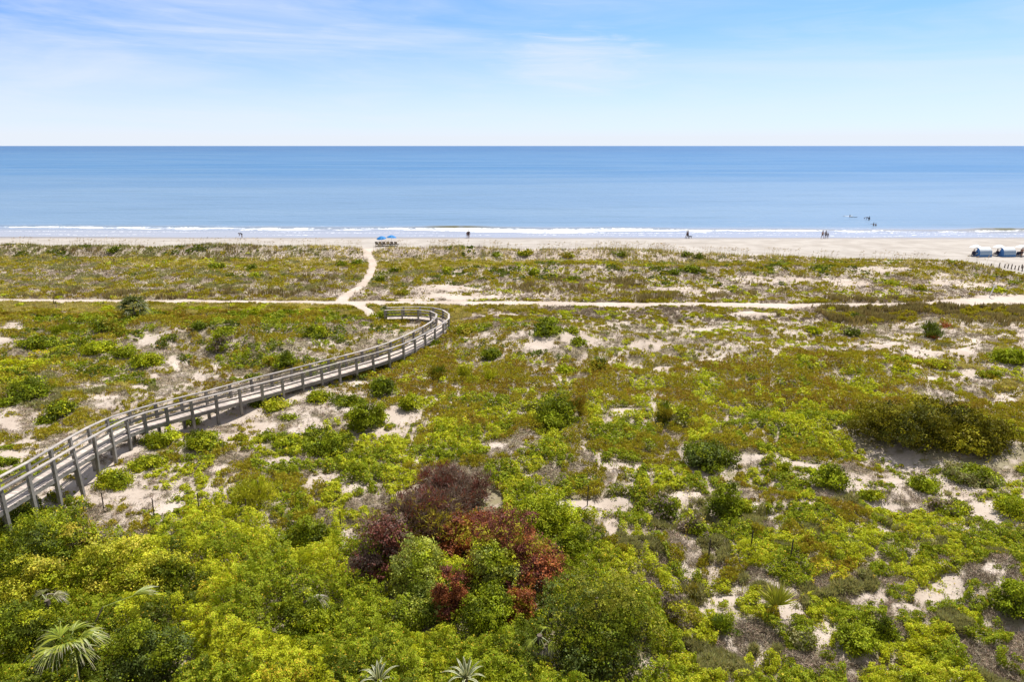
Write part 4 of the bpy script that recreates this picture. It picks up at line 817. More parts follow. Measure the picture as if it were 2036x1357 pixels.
def palm(px, py, label, n, size, stem, trunk_h, greens, tip, seed, el=(0.1, 1.2), azs=None, droop=.5, base_drop=0, name='fan_palm', dead=0):
    r = np.random.default_rng(seed); x, y, z = spot(px, py); o = thing(name, label, 'palm', (x, y, z))
    mb = MB(); th = trunk_h; mb.tube([(0, 0, -.2), (.03, .02, th * .5), (0, 0, th)], [.14, .12, .10], 8)
    tr = mb.build('trunk', BARK, o)
    for i in range(n):
        az = azs[i % len(azs)] + r.normal() * .12 if azs else i * 2.399 + r.normal() * .2
        e = el[0] + (el[1] - el[0]) * ((i + .5) / n) + r.normal() * .08
        g = greens if i >= dead else [(.30, .25, .17), (.36, .32, .26)]
        me = strips_mesh('frond', frond(r, stem * r.uniform(.8, 1.15), size * r.uniform(.85, 1.12), az, e, g, tip if i >= dead else (.42, .38, .34), droop if i >= dead else .9))
        f = link('frond', me, PALM, o, (0, 0, th - .03)); 
        if i < dead: f['label'] = 'dried grey brown frond'
    return o

PG = [(.20, .27, .02), (.29, .335, .022), (.36, .385, .03)]; PD = [(.09, .125, .018), (.12, .15, .022), (.17, .185, .03)]
palm(150, 1352, 'large fan palm with pale frayed frond tips in the bottom left foreground', 11, .88, .55, 1.45, PG, (.48, .42, .33), 3, (-.35, 1.0), None, .62)
palm(268, 634, 'lone dark fan palm beside the sand track on the left dune', 24, 1.2, .8, 1.3, PD, (.20, .19, .07), 5, (-.1, 1.35), None, .45)
palm(1072, 1330, 'small fan palm with greyish hanging fronds left of the big round tree', 6, .5, .35, 1.45, PG, (.42, .40, .30), 7, (-.7, .3), [-1.57, -1.1, -2.1, -.5, -2.6, 1.2, 2.2], .75, dead=2)
palm(1543, 1228, 'small yellow green fan palm standing alone on sand at the lower right', 4, 1.0, .25, .3, [(.40, .43, .03), (.46, .45, .04)], (.40, .34, .08), 9, (1.05, 1.4), [1.7, 1.2, 2.3, -1.0], .06, dead=0)
palm(612, 1250, 'dried fan palm poking out of the lime thicket', 3, .5, .45, 1.25, [(.20, .21, .06), (.24, .22, .09)], (.45, .40, .33), 13, (.1, .7), [1.1, .5, 1.9, 2.6, 0], .4, dead=2)
palm(105, 1250, 'withered fan palm crown in the thicket behind the large palm', 4, .5, .35, 1.3, [(.20, .21, .06), (.24, .22, .09)], (.50, .46, .42), 15, (.0, .8), [1.3, 2.0, .6, 2.8, .1, -1.0], .6, dead=2)
palm(765, 634, 'tiny dark palm at the end post of the walk', 7, .55, .3, .9, PD, (.12, .14, .05), 17, (.2, 1.3), None, .35)
def fallen():
    x, y, z = spot(222, 1295); r = np.random.default_rng(21); o = thing('palm_frond', 'long fallen palm frond lying across the thicket right of the large palm', 'frond', (x, y, z + 1.95))
    link('blade', strips_mesh('blade', frond(r, 1.0, .9, .62, .10, PG, (.42, .38, .31), .18, 1.0, 22)), PALM, o)
    m = MB(); m.tube([(-.25, -.22, -.5), (0, 0, 0)], [.03, .025], 6); m.build('stalk', BARK, o)
fallen()

def agave(px, py, label, seed, n=20):
    r = np.random.default_rng(seed); x, y, z = spot(px, py); z0 = 1.25; o = thing('agave', label, 'agave', (x, y, z))
    m = MB(); m.tube([(0, 0, -.1), (0, 0, z0 * .6), (0, 0, z0 + .05)], [.10, .09, .06], 8); m.build('stem', BARK, o)
    for i in range(n):
        az = i * 2.399; el = 1.5 - .85 * (i / n) ** .8 + r.normal() * .06; L = r.uniform(.7, .95); k = 8; t = np.linspace(0, 1, k)
        h = np.array([math.cos(az), math.sin(az), 0]); u = np.array([0, 0, 1.])
        drop = (.15 + .9 * (i / n)) * r.uniform(.5, 1.3) * (1 if i % 3 else 1.9)
        P = h[None] * (t * L * math.cos(el))[:, None] + u[None] * (t * L * math.sin(el) - drop * .55 * L * t ** 3.2)[:, None] + h[None] * (.25 * drop * L * t ** 2.6)[:, None]
        side = np.array([-math.sin(az), math.cos(az), 0]); hw = .72 * np.array([.05, .062, .07, .07, .062, .05, .032, .004]); S = np.tile(side, (k, 1))
        g = np.array((.13, .17, .07)) * r.uniform(.8, 1.2); c = np.array((.52, .50, .30)) * r.uniform(.85, 1.1); st = []
        for off, w, cl in ((-.76, .26, c), (0, .52, g), (.76, .26, c)):
            st.append((P + S * (hw * off)[:, None] - u * (abs(off) < .1) * .006, hw * w, S, np.tile(cl, (k - 1, 1))))
        link('leaf', strips_mesh('leaf', st), PALM, o, (0, 0, z0))
agave(757, 1418, 'cream edged agave cut by the bottom picture edge, left of two', 31); agave(928, 1412, 'cream edged agave at the bottom edge, right of two', 33)

# ------------------------------------------------------------------ stakes and posts
STK_L = [(208, 1020, 3.4, 'thin rusty stake nearest to the walk in a line of stakes'), (308, 1033, 20, 'thin rusty stake on bare sand, second from the walk'), (397, 1021, 14, 'thin rusty stake at the edge of bare sand, third from the walk'), (492, 1034, 16, 'short rusty stake left of the feathery small tree'), (678, 1060, 26, 'rusty stake beside the sand patch left of the dead shrub'), (1168, 1006, 22, 'thin stake in the sand hollow right of the bright bush'), (1408, 1118, 36, 'thin dark stake in lime plants right of centre'), (1492, 1100, 24, 'short dark stake between two taller stakes'), (1571, 1118, 34, 'dark stake beside the small sand patch at the right')]
for px, py, hp, lb in STK_L:
    x, y, z = spot(px, py); m = MB(); h = 1.15; m.box((0, 0, h / 2 - .15), (.045, .045, h + .3), .3, (.03, .01)); m.box((0, 0, h + .012), (.06, .02, .03), .3)
    o = m.build('fence_stake', IRON); o.location = (x, y, z); tag(o, lb, 'stake', 'thin stakes of an old fence line')
PR = [(1911, 530.5), (1924, 531), (1939.5, 531.5), (1953.5, 532), (1969, 533), (1985.5, 533), (1996.5, 533), (2003, 534), (2010, 535.5), (2017, 536), (2024, 537.5), (2031.5, 539.5), (2030.5, 533.5)]
ORD = ['first', 'second', 'third', 'fourth', 'fifth', 'sixth', 'seventh', 'eighth', 'ninth', 'tenth', 'eleventh', 'twelfth']
for i, (px, py) in enumerate(PR):
    x, y, z = spot(px, py); m = MB(); h = .62 + .1 * ((i * 7) % 3); rz = .4 * i; m.tube([(0, 0, -.3), (.04, 0, h * .6), (.07, .01, h)], [.085, .08, .075], 8)
    o = m.build('fence_post', STAKE); o.location = (x, y, z)
    tag(o, f'{ORD[i]} short wooden post from the left in the row below the beach tents' if i < 12 else 'short wooden post set back on the sand behind the row of posts', 'post', 'row of short posts at the beach edge')
def white_post():
    x, y, z = spot(1966, 592); o = thing('marker_post', 'leaning white marker post beside the sand track at the right', 'post', (x, y, z))
    m = MB(); m.tube([(0, 0, -.2), (.25, .0, .85), (.42, 0, 1.45)], [.07, .07, .065], 8); m.build('post', WHITE, o)
    m = MB(); m.box((.47, -.03, 1.53), (.42, .05, .26), .1, (.25, 0)); m.build('sign_plate', WHITE, o)
white_post()

# ------------------------------------------------------------------ people
def mcol(name, c, rough=.8): return simple_mat(name, c, rough, .1, 12, .2)
SKIN = mcol('skin', (.36, .21, .14), .6); SKIN2 = mcol('tanned_skin', (.22, .125, .085), .6); HAIR = mcol('dark_hair', (.035, .025, .02)); NAVY = mcol('navy_cloth', (.03, .035, .07)); BLACKC = mcol('black_cloth', (.02, .02, .025)); REDC = mcol('dark_red_cloth', (.12, .03, .035)); GREYC = mcol('grey_cloth', (.25, .25, .27)); WHITEC = mcol('white_cloth', (.7, .7, .7))

def skin_body(name, joints, bones, mat, parent, sub=2, root=0):
    me = bpy.data.meshes.new(name); me.from_pydata([j[:3] for j in joints], bones, []); o = bpy.data.objects.new(name, me); C.objects.link(o)
    md = o.modifiers.new('skin', 'SKIN'); md.use_smooth_shade = True
    for i, j in enumerate(joints):
        s = me.skin_vertices[0].data[i]; s.radius = (j[3], j[3] if len(j) < 5 else j[4]); s.use_root = (i == root)
    o.modifiers.new('sub', 'SUBSURF').levels = sub; o.modifiers['sub'].render_levels = sub
    dg = bpy.context.evaluated_depsgraph_get(); new = bpy.data.meshes.new_from_object(o.evaluated_get(dg)); new.name = name
    bpy.data.objects.remove(o); new.materials.clear(); return link(name, new, mat, parent)

def lathe(mb, prof, n=10, c=(0, 0, 0), sx=1, sy=1):
    b = len(mb.v)
    for (r, z) in prof:
        for j in range(n):
            t = 2 * math.pi * j / n; mb.v.append((c[0] + r * sx * math.cos(t), c[1] + r * sy * math.sin(t), c[2] + z))
    for i in range(len(prof) - 1):
        for j in range(n): mb.f.append((b + i * n + j, b + i * n + (j + 1) % n, b + (i + 1) * n + (j + 1) % n, b + (i + 1) * n + j))
    mb.f.append(tuple(b + j for j in range(n))[::-1]); mb.f.append(tuple(b + (len(prof) - 1) * n + j for j in range(n)))

def person(px, py, label, h=1.72, facing=0.0, pose='stand', skin=SKIN, top=None, bottom=NAVY, sink=0.0, loc=None, scale=1.0, group=None):
    x, y, z = loc or spot(px, py); o = thing('person', label, 'person', (x, y, z - sink), facing, group); k = h / 1.72
    # local frame: the person faces +Y
    if pose == 'bend':
        hip = (0, -.05, .90); ch = (0, .36, 1.02); nk = (0, .55, 1.00); hd = (0, .70, .93)
    elif pose == 'sit':
        hip = (0, 0, .42); ch = (0, -.12, .84); nk = (0, -.12, 1.0); hd = (0, -.09, 1.16)
    else:
        hip = (0, 0, .93); ch = (0, .0, 1.28); nk = (0, .01, 1.46); hd = (0, .03, 1.62)
    J = [(*hip, .135, .11), (*[(a + b) / 2 for a, b in zip(hip, ch)], .13, .10), (*ch, .155, .11), (*nk, .06), (*hd, .088, .10)]; Bn = [(0, 1), (1, 2), (2, 3), (3, 4)]
    top_h = (hd[0], hd[1] + (.09 if pose == 'bend' else .0), hd[2] + (-.02 if pose == 'bend' else .085), .075); J.append(top_h); Bn.append((4, 5))
    for s in (-1, 1):
        n = len(J)
        if pose == 'bend':
            A = [(s * .19, ch[1] + .05, ch[2] - .02, .055), (s * .21, .45, .75, .045), (s * .16, .55, .50, .035), (s * .15, .58, .42, .038), (s * .15, .6, .36, .02)]
            Lg = [(s * .10, -.03, .82, .095), (s * .12, .02, .47, .062), (s * .13, -.02, .09, .042), (s * .14, .12, .035, .045)]
        elif pose == 'sit':
            A = [(s * .19, -.10, .92, .055), (s * .25, -.02, .66, .045), (s * .2, .22, .60, .036), (s * .19, .30, .60, .036), (s * .19, .37, .59, .02)]
            Lg = [(s * .10, .10, .42, .095), (s * .13, .46, .50, .066), (s * .13, .62, .10, .044), (s * .13, .76, .05, .044)]
        elif pose == 'walk':
            A = [(s * .19, 0, 1.38, .055), (s * .24, -.06 * s, 1.12, .045), (s * .24, .10 * s, .90, .036), (s * .24, .14 * s, .82, .036), (s * .24, .17 * s, .74, .02)]
            Lg = [(s * .09, .0, .84, .095), (s * .10, -.16 * s + .06, .49, .064), (s * .10, -.30 * s - .02, .09, .044), (s * .10, -.30 * s + .12, .04, .044)]
        elif pose == 'arms':
            A = [(s * .19, 0, 1.38, .055), (s * .42, .05, 1.30, .045), (s * .62, .10, 1.34, .036), (s * .70, .12, 1.36, .036), (s * .78, .12, 1.38, .02)]
            Lg = [(s * .09, 0, .84, .095), (s * .11, .03, .48, .064), (s * .12, 0, .09, .044), (s * .13, .14, .04, .044)]
        else:
            A = [(s * .19, 0, 1.38, .055), (s * .26, -.02, 1.12, .045), (s * .24, .08, .90, .036), (s * .235, .11, .82, .036), (s * .235, .12, .74, .02)]
            Lg = [(s * .09, 0, .84, .095), (s * .11, .03, .48, .064), (s * .12, 0, .09, .044), (s * .13, .14, .04, .044)]
        J += A; Bn += [(2, n)] + [(n + i, n + i + 1) for i in range(4)]; n2 = len(J); J += Lg; Bn += [(0, n2)] + [(n2 + i, n2 + i + 1) for i in range(3)]
    J = [tuple(v * k for v in j) for j in J]
    skin_body('body', J, Bn, skin, o, 2)
    m = MB(); lathe(m, [(.02, -.02), (.105, -.005), (.11, .05), (.085, .10), (.03, .125)], 10, (J[4][0], J[4][1] - .015, J[4][2] + .03 * k), .92 * k, 1.08 * k); m.build('hair', HAIR, o, smooth=True)
    hy, hz = J[0][1], J[0][2]
    jj = [(0, hy, hz + .06, .165 * k, .135 * k)]; bb = []
    n = 0
    legs = [j for j in J if False]; L1 = [J[6 + 5], J[6 + 9 + 5]]
    jj += [(L1[0][0], L1[0][1], L1[0][2], .118 * k), (L1[1][0], L1[1][1], L1[1][2], .118 * k)]; bb += [(0, 1), (0, 2)]
    kn = [J[12], J[21]]
    for q in (0, 1):
        jj.append(tuple(np.array(L1[q][:3]) * .45 + np.array(kn[q][:3]) * .55) + (.095 * k,)); bb.append((1 + q, 3 + q))
    skin_body('shorts', jj, bb, bottom, o, 1)
    if top is not None:
        t = [(*J[1][:3], .155 * k, .13 * k), (*J[2][:3], .178 * k, .135 * k), (*(np.array(J[3][:3]) * .6 + np.array(J[2][:3]) * .4), .09 * k), (*J[0][:3], .15 * k, .13 * k)]
        e = [(*(np.array(J[6 + 9 * q][:3]) * .7 + np.array(J[7 + 9 * q][:3]) * .3), .075 * k) for q in (0, 1)]
        skin_body('shirt', t + e, [(0, 1), (1, 2), (0, 3), (1, 4), (1, 5)], top, o, 1)
    return o
B3 = 'three bathers standing together at the waterline'
person(481.5, 473.2, 'person bending down at the waterline far left', facing=1.6, pose='bend', skin=SKIN2, top=NAVY, bottom=BLACKC)
person(929.3, 473.5, 'shorter person in dark red of the couple at the waterline', 1.5, .2, 'stand', SKIN2, REDC, REDC); person(932.3, 474.3, 'taller dark dressed person of the couple at the waterline', 1.82, -.2, 'walk', SKIN2, BLACKC, BLACKC)
person(1365.3, 473.8, 'person in dark shorts walking with a companion and a black dog', 1.72, 1.2, 'walk', SKIN2, REDC, NAVY); person(1367.6, 474.2, 'person in grey walking beside the black dog', 1.76, 1.2, 'walk', SKIN2, GREYC, BLACKC)
person(1634.6, 474.6, 'person in a dark two piece swimsuit, left of the group of three', 1.72, .1, 'walk', SKIN, None, BLACKC); person(1640.8, 474.6, 'tallest person in black in the middle of the group of three', 1.72, 0, 'stand', SKIN2, BLACKC, BLACKC); person(1645.2, 474.4, 'small dark dressed child on the right of the group of three', 1.25, -.2, 'stand', SKIN2, NAVY, NAVY)

def dog():
    x, y, z = spot(1371.5, 474.4); o = thing('dog', 'black dog walking behind the couple at the waterline', 'dog', (x, y, z), math.pi / 2 + .15)
    # faces -X in the world: local +Y forward
    J = [(0, -.28, .46, .085, .10), (0, 0, .46, .085, .10), (0, .26, .48, .10, .13), (0, .40, .60, .06), (0, .52, .68, .07), (0, .66, .65, .035), (0, -.42, .50, .03), (0, -.60, .62, .015)]; Bn = [(0, 1), (1, 2), (2, 3), (3, 4), (4, 5), (0, 6), (6, 7)]
    for s in (-1, 1):
        n = len(J); J += [(s * .07, .25, .34, .05), (s * .075, .23, .19, .03), (s * .075, .27 + s * .05, .03, .03)]; Bn += [(2, n), (n, n + 1), (n + 1, n + 2)]
        n = len(J); J += [(s * .07, -.26, .34, .06), (s * .075, -.36, .18, .03), (s * .075, -.31 - s * .05, .03, .03)]; Bn += [(0, n), (n, n + 1), (n + 1, n + 2)]
        n = len(J); J += [(s * .05, .50, .76, .018)]; Bn += [(4, n)]
    skin_body('body', J, Bn, BLACKC, o, 2)
dog()
def sea_spot(px, py):
    x, y = at(px, py, .05); return float(x), float(y), .05
SW = 'bathers and boards in the shallow sea'
def board(px, py, label, col, L, rz, pitch=0, stand=False, lift=0.0):
    x, y, z = sea_spot(px, py); o = thing('surfboard', label, 'surfboard', (x, y, z + lift), rz); n = 14; v = []; f = []
    for i in range(n + 1):
        t = i / n; w = .27 * L / 2.4 * math.sin(math.pi * (.03 + .94 * t)) ** .55; r = .16 * (2 * t - 1) ** 4
        v += [(-w, (t - .5) * L, r), (w, (t - .5) * L, r), (-w * .8, (t - .5) * L, r + .07), (w * .8, (t - .5) * L, r + .07)]
    for i in range(n):
        a, b = 4 * i, 4 * i + 4; f += [(a, a + 1, b + 1, b), (a + 2, b + 2, b + 3, a + 3), (a, b, b + 2, a + 2), (a + 1, a + 3, b + 3, b + 1)]
    f += [(0, 2, 3, 1), (4 * n, 4 * n + 1, 4 * n + 3, 4 * n + 2)]
    if stand: v = [(a, c, b + L / 2 - .2) for a, b, c in v]
    m = MB(); m.add(v, f); m.build('deck', col, o); m = MB(); m.hexa([(-.01, -L * .42, -.02), (.01, -L * .42, -.02), (.01, -L * .34, -.02), (-.01, -L * .34, -.02), (-.006, -L * .44, -.18), (.006, -L * .44, -.18), (.006, -L * .40, -.18), (-.006, -L * .40, -.18)] if not stand else [(-.01, -.03, .3), (.01, -.03, .3), (.01, -.03, .45), (-.01, -.03, .45), (-.006, -.2, .22), (.006, -.2, .22), (.006, -.2, .3), (-.006, -.2, .3)]); m.build('fin', BLACKC, o)
    return o
board(1685.5, 430.6, 'white surfboard lying on the water before the left bather', WHITEC, 2.7, 1.45, lift=.03); board(1697.5, 432.6, 'dark surfboard floating right of the left bather', BLACKC, 1.9, 1.5, lift=.02)
x, y, z = sea_spot(1689.5, 432); person(0, 0, 'bather in the water between a white and a dark surfboard', 1.7, .8, 'stand', SKIN2, BLACKC, BLACKC, sink=1.02, loc=(x, y, z))
x, y, z = sea_spot(1718.5, 435); person(0, 0, 'head of a swimmer left of the dark upright board', 1.7, 0, 'stand', SKIN2, None, NAVY, sink=1.40, loc=(x, y, z))
x, y, z = sea_spot(1726.5, 438); person(0, 0, 'dark dressed bather standing knee deep with a black board', 1.75, 1.2, 'bend', SKIN2, BLACKC, BLACKC, sink=.30, loc=(x, y, z))
board(1728.5, 438, 'black board held upright by the bather in the sea', BLACKC, 1.3, .6, stand=True)
x, y, z = sea_spot(1736.5, 449); person(0, 0, 'bather with spread arms waist deep in the surf', 1.7, 0, 'arms', SKIN2, None, NAVY, sink=.95, loc=(x, y, z))
x, y, z = sea_spot(1741, 449); person(0, 0, 'shorter bather chest deep beside the one with spread arms', 1.5, .3, 'stand', SKIN2, None, NAVY, sink=.95, loc=(x, y, z))

# ------------------------------------------------------------------ beach furniture
BLUE = simple_mat('blue_canvas', (.015, .19, .50), .7, .12, 5); TENTB = simple_mat('tent_blue', (.07, .20, .47), .75, .1, 5); TENTM = simple_mat('tent_pale_blue', (.30, .42, .58), .75, .12, 5); TENTW = simple_mat('tent_white', (.72, .78, .84), .7, .06, 5); CANW = simple_mat('white_canvas', (.80, .81, .82), .7, .05, 5); CHW = simple_mat('chair_wood', (.17, .145, .125), .8, .25, 8); ALU = simple_mat('aluminium_tube', (.55, .56, .57), .4, .05, 8)
def umbrella(px, py, label, mat, r, h, tilt=(0, 0), pole=None, loc=None):
    x, y, z = loc or spot(px, py); o = thing('beach_umbrella', label, 'umbrella', (x, y, z)); n = 8; v = []; f = []
    rings = [(0, h), (.35, h - .10), (.72, h - .28), (1.0, h - .50)]
    v.append((tilt[0] * h, tilt[1] * h, h))
    for (k, zz) in rings[1:]:
        for j in range(n * 2):
            t = math.pi * j / n; sc = 1 if j % 2 == 0 else .93; sg = 0 if j % 2 == 0 else -.05 * k
            X, Y = r * k * sc * math.cos(t), r * k * sc * math.sin(t); v.append((X + tilt[0] * zz, Y + tilt[1] * zz, zz + sg - tilt[0] * X - tilt[1] * Y))
    N = n * 2
    for j in range(N): f.append((0, 1 + j, 1 + (j + 1) % N))
    for i in range(2):
        for j in range(N): f.append((1 + i * N + j, 1 + (i + 1) * N + j, 1 + (i + 1) * N + (j + 1) % N, 1 + i * N + (j + 1) % N))
    m = MB(); m.add(v, f); c = m.build('canopy', mat, o); sol = c.modifiers.new('thick', 'SOLIDIFY'); sol.thickness = .012
    m = MB()
    for j in range(0, N, 2):
        m.bar(np.array(v[0]) + (0, 0, -.05), np.array(v[1 + 2 * N + j]) + (0, 0, -.03), .012, .012)
    m.build('ribs', ALU, o)
    m = MB(); m.tube([(0, 0, -.35), (tilt[0] * h, tilt[1] * h, h + .09)], [.024, .022], 6); m.build('pole', pole or ALU, o)
    return o
ub = [umbrella(760.3, 489.2, 'bright blue beach umbrella left of two above the row of loungers', BLUE, 1.0, 1.95, (-.05, -.10)), umbrella(778.5, 488.4, 'bright blue beach umbrella right of two above the row of loungers', BLUE, 1.0, 2.05, (.05, .06))]
for o in ub: o['group'] = 'blue beach umbrellas'
def lounger():
    o = thing('beach_lounger', 'x', 'lounger', group='wooden loungers under the blue umbrellas'); s = MB()
    for i in range(9): s.box((0, -.25 + i * .17, .33), (.58, .13, .025))
    s.build('seat', CHW, o); b = MB()
    for i in range(6):
        t = i / 5; b.box((0, -.40 - .32 * t, .42 + .50 * t), (.58, .03, .10), 0, (0, -.55))
    b.build('backrest', CHW, o)
    f = MB(); f.bar((-.30, -.35, .28), (-.30, 1.25, .28), .04, .08); f.bar((.30, -.35, .28), (.30, 1.25, .28), .04, .08); f.build('frame', CHW, o)
    for sx in (-.29, .29):
        for yy in (-.28, 1.15): m = MB(); m.box((sx, yy, .12), (.05, .06, .30)); m.build('leg', CHW, o)
    return o
lp = lounger(); CH = [(751.2, 'leftmost'), (758, 'second from left'), (765, 'third from left'), (774, 'third from right'), (781, 'second from right'), (788.5, 'rightmost')]
for i, (px, nm) in enumerate(CH):
    if i == 0: o = lp
    else:
        o = lp.copy(); C.objects.link(o)
        for ch in lp.children: c = ch.copy(); C.objects.link(c); c.parent = o
    x, y, z = spot(px, 489.3); o.location = (x, y - .2, z); o.rotation_euler = (0, 0, -.12 + .05 * (i % 3)); o['label'] = f'{nm} wooden lounger with its back to the dunes under the blue umbrellas'
def tent(px, py, label):
    x, y, z = spot(px, py); o = thing('beach_tent', label, 'beach tent', (x, y, z), .10, 'blue beach tents'); w = 2.35; n = 16
    ang = np.linspace(0, 1, n); prof = []
    for t in ang:  # from the sand at the back, up and over to the front lip
        if t < .25: prof.append((.0 + .02 * t, 1.9 * t * 1.0))
        else:
            a = (t - .25) / .75 * 1.9; prof.append((.95 - .95 * math.cos(a) + .0, .475 + 1.12 * math.sin(a)))
    prof = np.array(prof)
    def shell(i0, i1, nm, mat):
        m = MB(); v = []; f = []
        for i in range(i0, i1 + 1):
            k = 1 - .05 * (i / (n - 1))
            v += [(-w / 2 * k, prof[i, 0], prof[i, 1]), (w / 2 * k, prof[i, 0], prof[i, 1])]
        for i in range(i1 - i0): f.append((2 * i, 2 * i + 1, 2 * i + 3, 2 * i + 2))
        m.add(v, f); c = m.build(nm, mat, o); s = c.modifiers.new('thick', 'SOLIDIFY'); s.thickness = .015; return c
    shell(0, 3, 'back_panel', TENTB); shell(3, 7, 'window_panel', TENTM); shell(7, n - 1, 'hood', TENTW)
    for sx in (-1, 1):
        m = MB(); m.add([(sx * w / 2 * (1 - .05 * i / (n - 1)), *prof[i]) for i in range(0, 13)] + [(sx * w / 2, 1.5, .02)], [tuple(range(14)) if sx < 0 else tuple(range(14))[::-1]])
        c = m.build('side_panel', TENTB, o); s = c.modifiers.new('thick', 'SOLIDIFY'); s.thickness = .015; 
    m = MB(); m.tube([(-w / 2, prof[-1, 0], prof[-1, 1]), (w / 2, prof[-1, 0], prof[-1, 1])], [.02, .02], 6); m.build('front_bar', ALU, o); return o
tent(1959.5, 511.5, 'blue and white beach tent left of two on the right hand beach'); tent(2007, 511.5, 'blue and white beach tent right of two, nearer the picture edge')
for px, lb in ((1937.5, 'white beach umbrella left of the first blue tent'), (1984, 'white beach umbrella between the two blue tents'), (2029, 'white beach umbrella at the right picture edge')):
    o = umbrella(px, 508.5, lb, CANW, 1.02, 1.95, (.02, .05)); o['group'] = 'white beach umbrellas'
def beach_chair(px, py, rz, label):
    x, y, z = spot(px, py); o = thing('beach_chair', label, 'chair', (x, y, z), rz, 'low folding beach chairs'); m = MB(); m.box((0, .05, .30), (.52, .5, .03)); m.build('seat', NAVY, o)
    m = MB(); m.box((0, -.30, .60), (.52, .04, .62), 0, (0, -.4)); m.build('backrest', NAVY, o); m = MB()
    for sx in (-.27, .27):
        m.bar((sx, -.22, .0), (sx, .30, .30), .03, .03); m.bar((sx, .30, 0), (sx, -.22, .30), .03, .03); m.bar((sx, -.32, .50), (sx, .26, .50), .05, .025)
    m.build('frame', ALU, o); return o
cl = [(1934, 510, 'dark beach chair under the left white umbrella'), (1941.5, 510, 'dark beach chair close to the left blue tent'), (1980, 509.5, 'dark beach chair under the middle white umbrella'), (1988.5, 509.5, 'dark beach chair beside the right blue tent'), (2020.5, 510, 'dark beach chair right of the right blue tent'), (2027, 510.5, 'dark beach chair under the right edge umbrella')]
for i, (px, py, lb) in enumerate(cl): beach_chair(px, py, -.4 + .3 * (i % 3), lb)
def seat_person(px, py, lb, skin, top, bot, rz):
    x, y, z = spot(px, py); person(0, 0, lb, 1.7, rz, 'sit', skin, top, bot, loc=(x, y, z - .02))
seat_person(1934.3, 509.6, 'person in grey sitting under the left white umbrella', SKIN2, GREYC, NAVY, -.4)
seat_person(1980.3, 509, 'person in navy sitting under the middle white umbrella', SKIN2, NAVY, BLACKC, .2)
seat_person(2027, 510, 'person in black sitting under the right edge umbrella', SKIN2, BLACKC, BLACKC, 0)
person(2030.5, 511, 'bare backed person standing by the umbrella at the right edge', 1.66, .3, 'stand', SKIN, None, REDC)

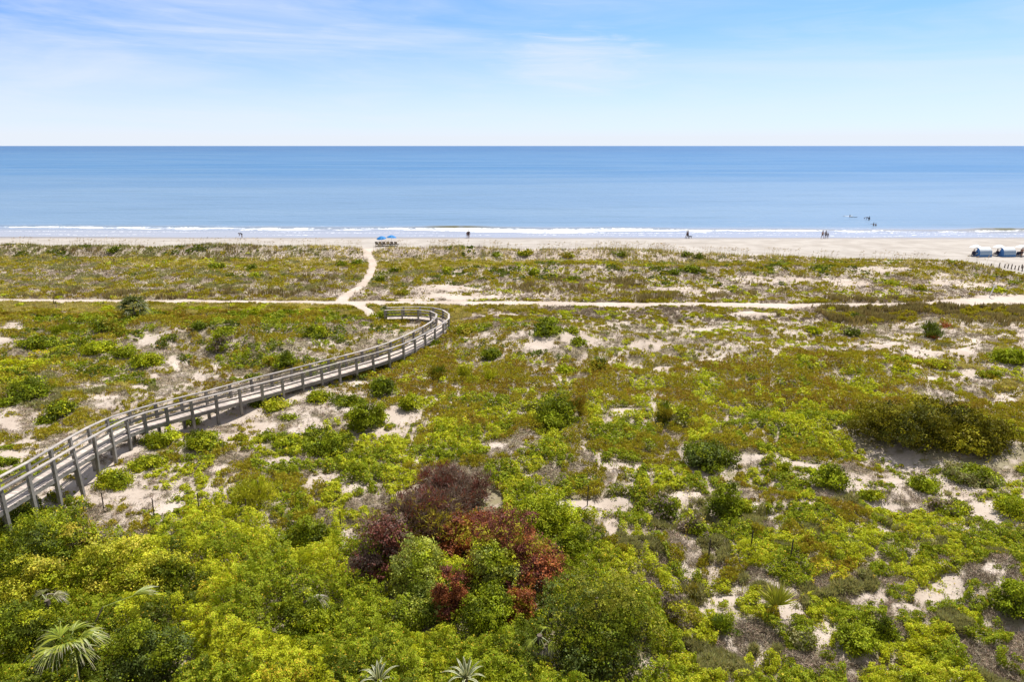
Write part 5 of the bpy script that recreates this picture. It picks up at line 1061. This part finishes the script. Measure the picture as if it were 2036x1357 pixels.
# ------------------------------------------------------------------ light, air, camera
SUN_EL, SUN_AZ = rad(60), rad(35)          # azimuth from +Y (the sea) towards +X
def world():
    w = bpy.data.worlds.new('World'); bpy.context.scene.world = w; w.use_nodes = True; nt = w.node_tree; nt.nodes.clear(); g = NT(nt)
    d = g.n('ShaderNodeTexCoord').outputs['Generated']; sp = g.n('ShaderNodeSeparateXYZ'); g.set(sp.inputs[0], d); x, y, z = sp.outputs
    sky = g.n('ShaderNodeTexSky', sky_type='NISHITA', sun_disc=False, sun_elevation=SUN_EL, sun_rotation=SUN_AZ); sky.altitude = 10; sky.air_density = 1.0; sky.dust_density = .4; sky.ozone_density = 2.5
    cv = g.n('ShaderNodeCombineXYZ'); g.set(cv.inputs[0], x); g.set(cv.inputs[1], y); g.set(cv.inputs[2], g.m('ADD', g.m('MULTIPLY', g.m('MAXIMUM', z, 0.0), 2.6), .06))
    nrm = g.n('ShaderNodeVectorMath', operation='NORMALIZE'); g.set(nrm.inputs[0], cv.outputs[0]); g.set(sky.inputs[0], nrm.outputs[0])
    blue = g.mix(1.0, sky.outputs[0], (.097, .128, .160), 'MULTIPLY')
    az = g.m('ARCTAN2', x, y); el = g.m('ARCSINE', z)
    u = g.n('ShaderNodeCombineXYZ'); g.set(u.inputs[0], g.m('ADD', g.m('MULTIPLY', az, 2.2), g.m('MULTIPLY', el, 3.0))); g.set(u.inputs[1], g.m('MULTIPLY', el, 17.0)); u.inputs[2].default_value = 4.7
    n1 = g.noise(u.outputs[0], 1.3, 6, .58, .9); n2 = g.noise(u.outputs[0], 3.4, 5, .6, 1.2)
    cir = g.m('ADD', g.m('MULTIPLY', g.rng(n1, .28, .85), .60), g.m('MULTIPLY', g.rng(n2, .45, .80), .15))
    left = g.rng(az, .10, -.35); cir = g.m('MULTIPLY', cir, g.m('ADD', .62, g.m('MULTIPLY', left, .55)))
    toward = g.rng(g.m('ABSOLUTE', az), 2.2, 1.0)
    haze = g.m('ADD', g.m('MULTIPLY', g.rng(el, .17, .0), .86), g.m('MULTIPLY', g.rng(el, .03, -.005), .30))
    haze = g.m('MULTIPLY', haze, g.m('ADD', .30, g.m('MULTIPLY', toward, .70)))  # haze cut behind the camera to deepen shade on near sides
    def puff(a, e, ra, re, k):
        q = g.m('ADD', g.m('POWER', g.m('DIVIDE', g.m('SUBTRACT', az, a), ra), 2.0), g.m('POWER', g.m('DIVIDE', g.m('SUBTRACT', el, e), re), 2.0))
        return g.m('MULTIPLY', g.m('MULTIPLY', g.rng(g.m('ADD', q, g.m('MULTIPLY', g.m('SUBTRACT', n2, .5), 4.5)), 1.9, -.9), k), 1.0)
    pf = g.m('ADD', puff(.085, .106, .10, .036, .58), puff(.0, .128, .16, .014, .30)); pf = g.m('ADD', pf, puff(-.52, .088, .16, .022, .30))
    sky_fill = g.m('MAXIMUM', g.m('MULTIPLY', g.rng(el, .22, .6), .62), g.m('MULTIPLY', g.m('SUBTRACT', 1.0, toward), .8))  # unseen neutral grey fill added overhead and behind camera to warm the shade
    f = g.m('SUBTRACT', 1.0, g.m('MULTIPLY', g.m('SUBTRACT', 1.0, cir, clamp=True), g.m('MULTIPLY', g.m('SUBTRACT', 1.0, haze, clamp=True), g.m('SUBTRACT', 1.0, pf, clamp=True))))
    c = g.mix(sky_fill, g.mix(f, blue, (.60, .645, .71)), (.34, .325, .30))
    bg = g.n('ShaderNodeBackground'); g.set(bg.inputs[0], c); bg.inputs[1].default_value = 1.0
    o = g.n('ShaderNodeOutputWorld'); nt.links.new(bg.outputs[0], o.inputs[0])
world()
sl = bpy.data.lights.new('sun', 'SUN'); sl.energy = 4.7; sl.angle = rad(.53); sl.color = (1, .955, .88); so = bpy.data.objects.new('sun', sl); C.objects.link(so)
from mathutils import Vector
sd = Vector((math.sin(SUN_AZ) * math.cos(SUN_EL), math.cos(SUN_AZ) * math.cos(SUN_EL), math.sin(SUN_EL))); so.rotation_euler = sd.to_track_quat('Z', 'Y').to_euler(); so.location = sd * 200
cam = bpy.data.cameras.new('camera'); cam.lens = 24; cam.sensor_width = 36; cam.clip_end = 250000; cam.clip_start = .5
co = bpy.data.objects.new('camera', cam); C.objects.link(co); co.location = (0, 0, CAM_H); co.rotation_euler = (math.pi / 2 - PITCH, 0, 0)
sc = bpy.context.scene; sc.camera = co; sc.view_settings.view_transform = 'Standard'; sc.view_settings.look = 'None'; sc.view_settings.gamma = 1.0; sc.view_settings.exposure = 0.46; sc.view_settings.use_curve_mapping = False
sc.cycles.max_bounces = 8; sc.cycles.transmission_bounces = 6; sc.cycles.diffuse_bounces = 3
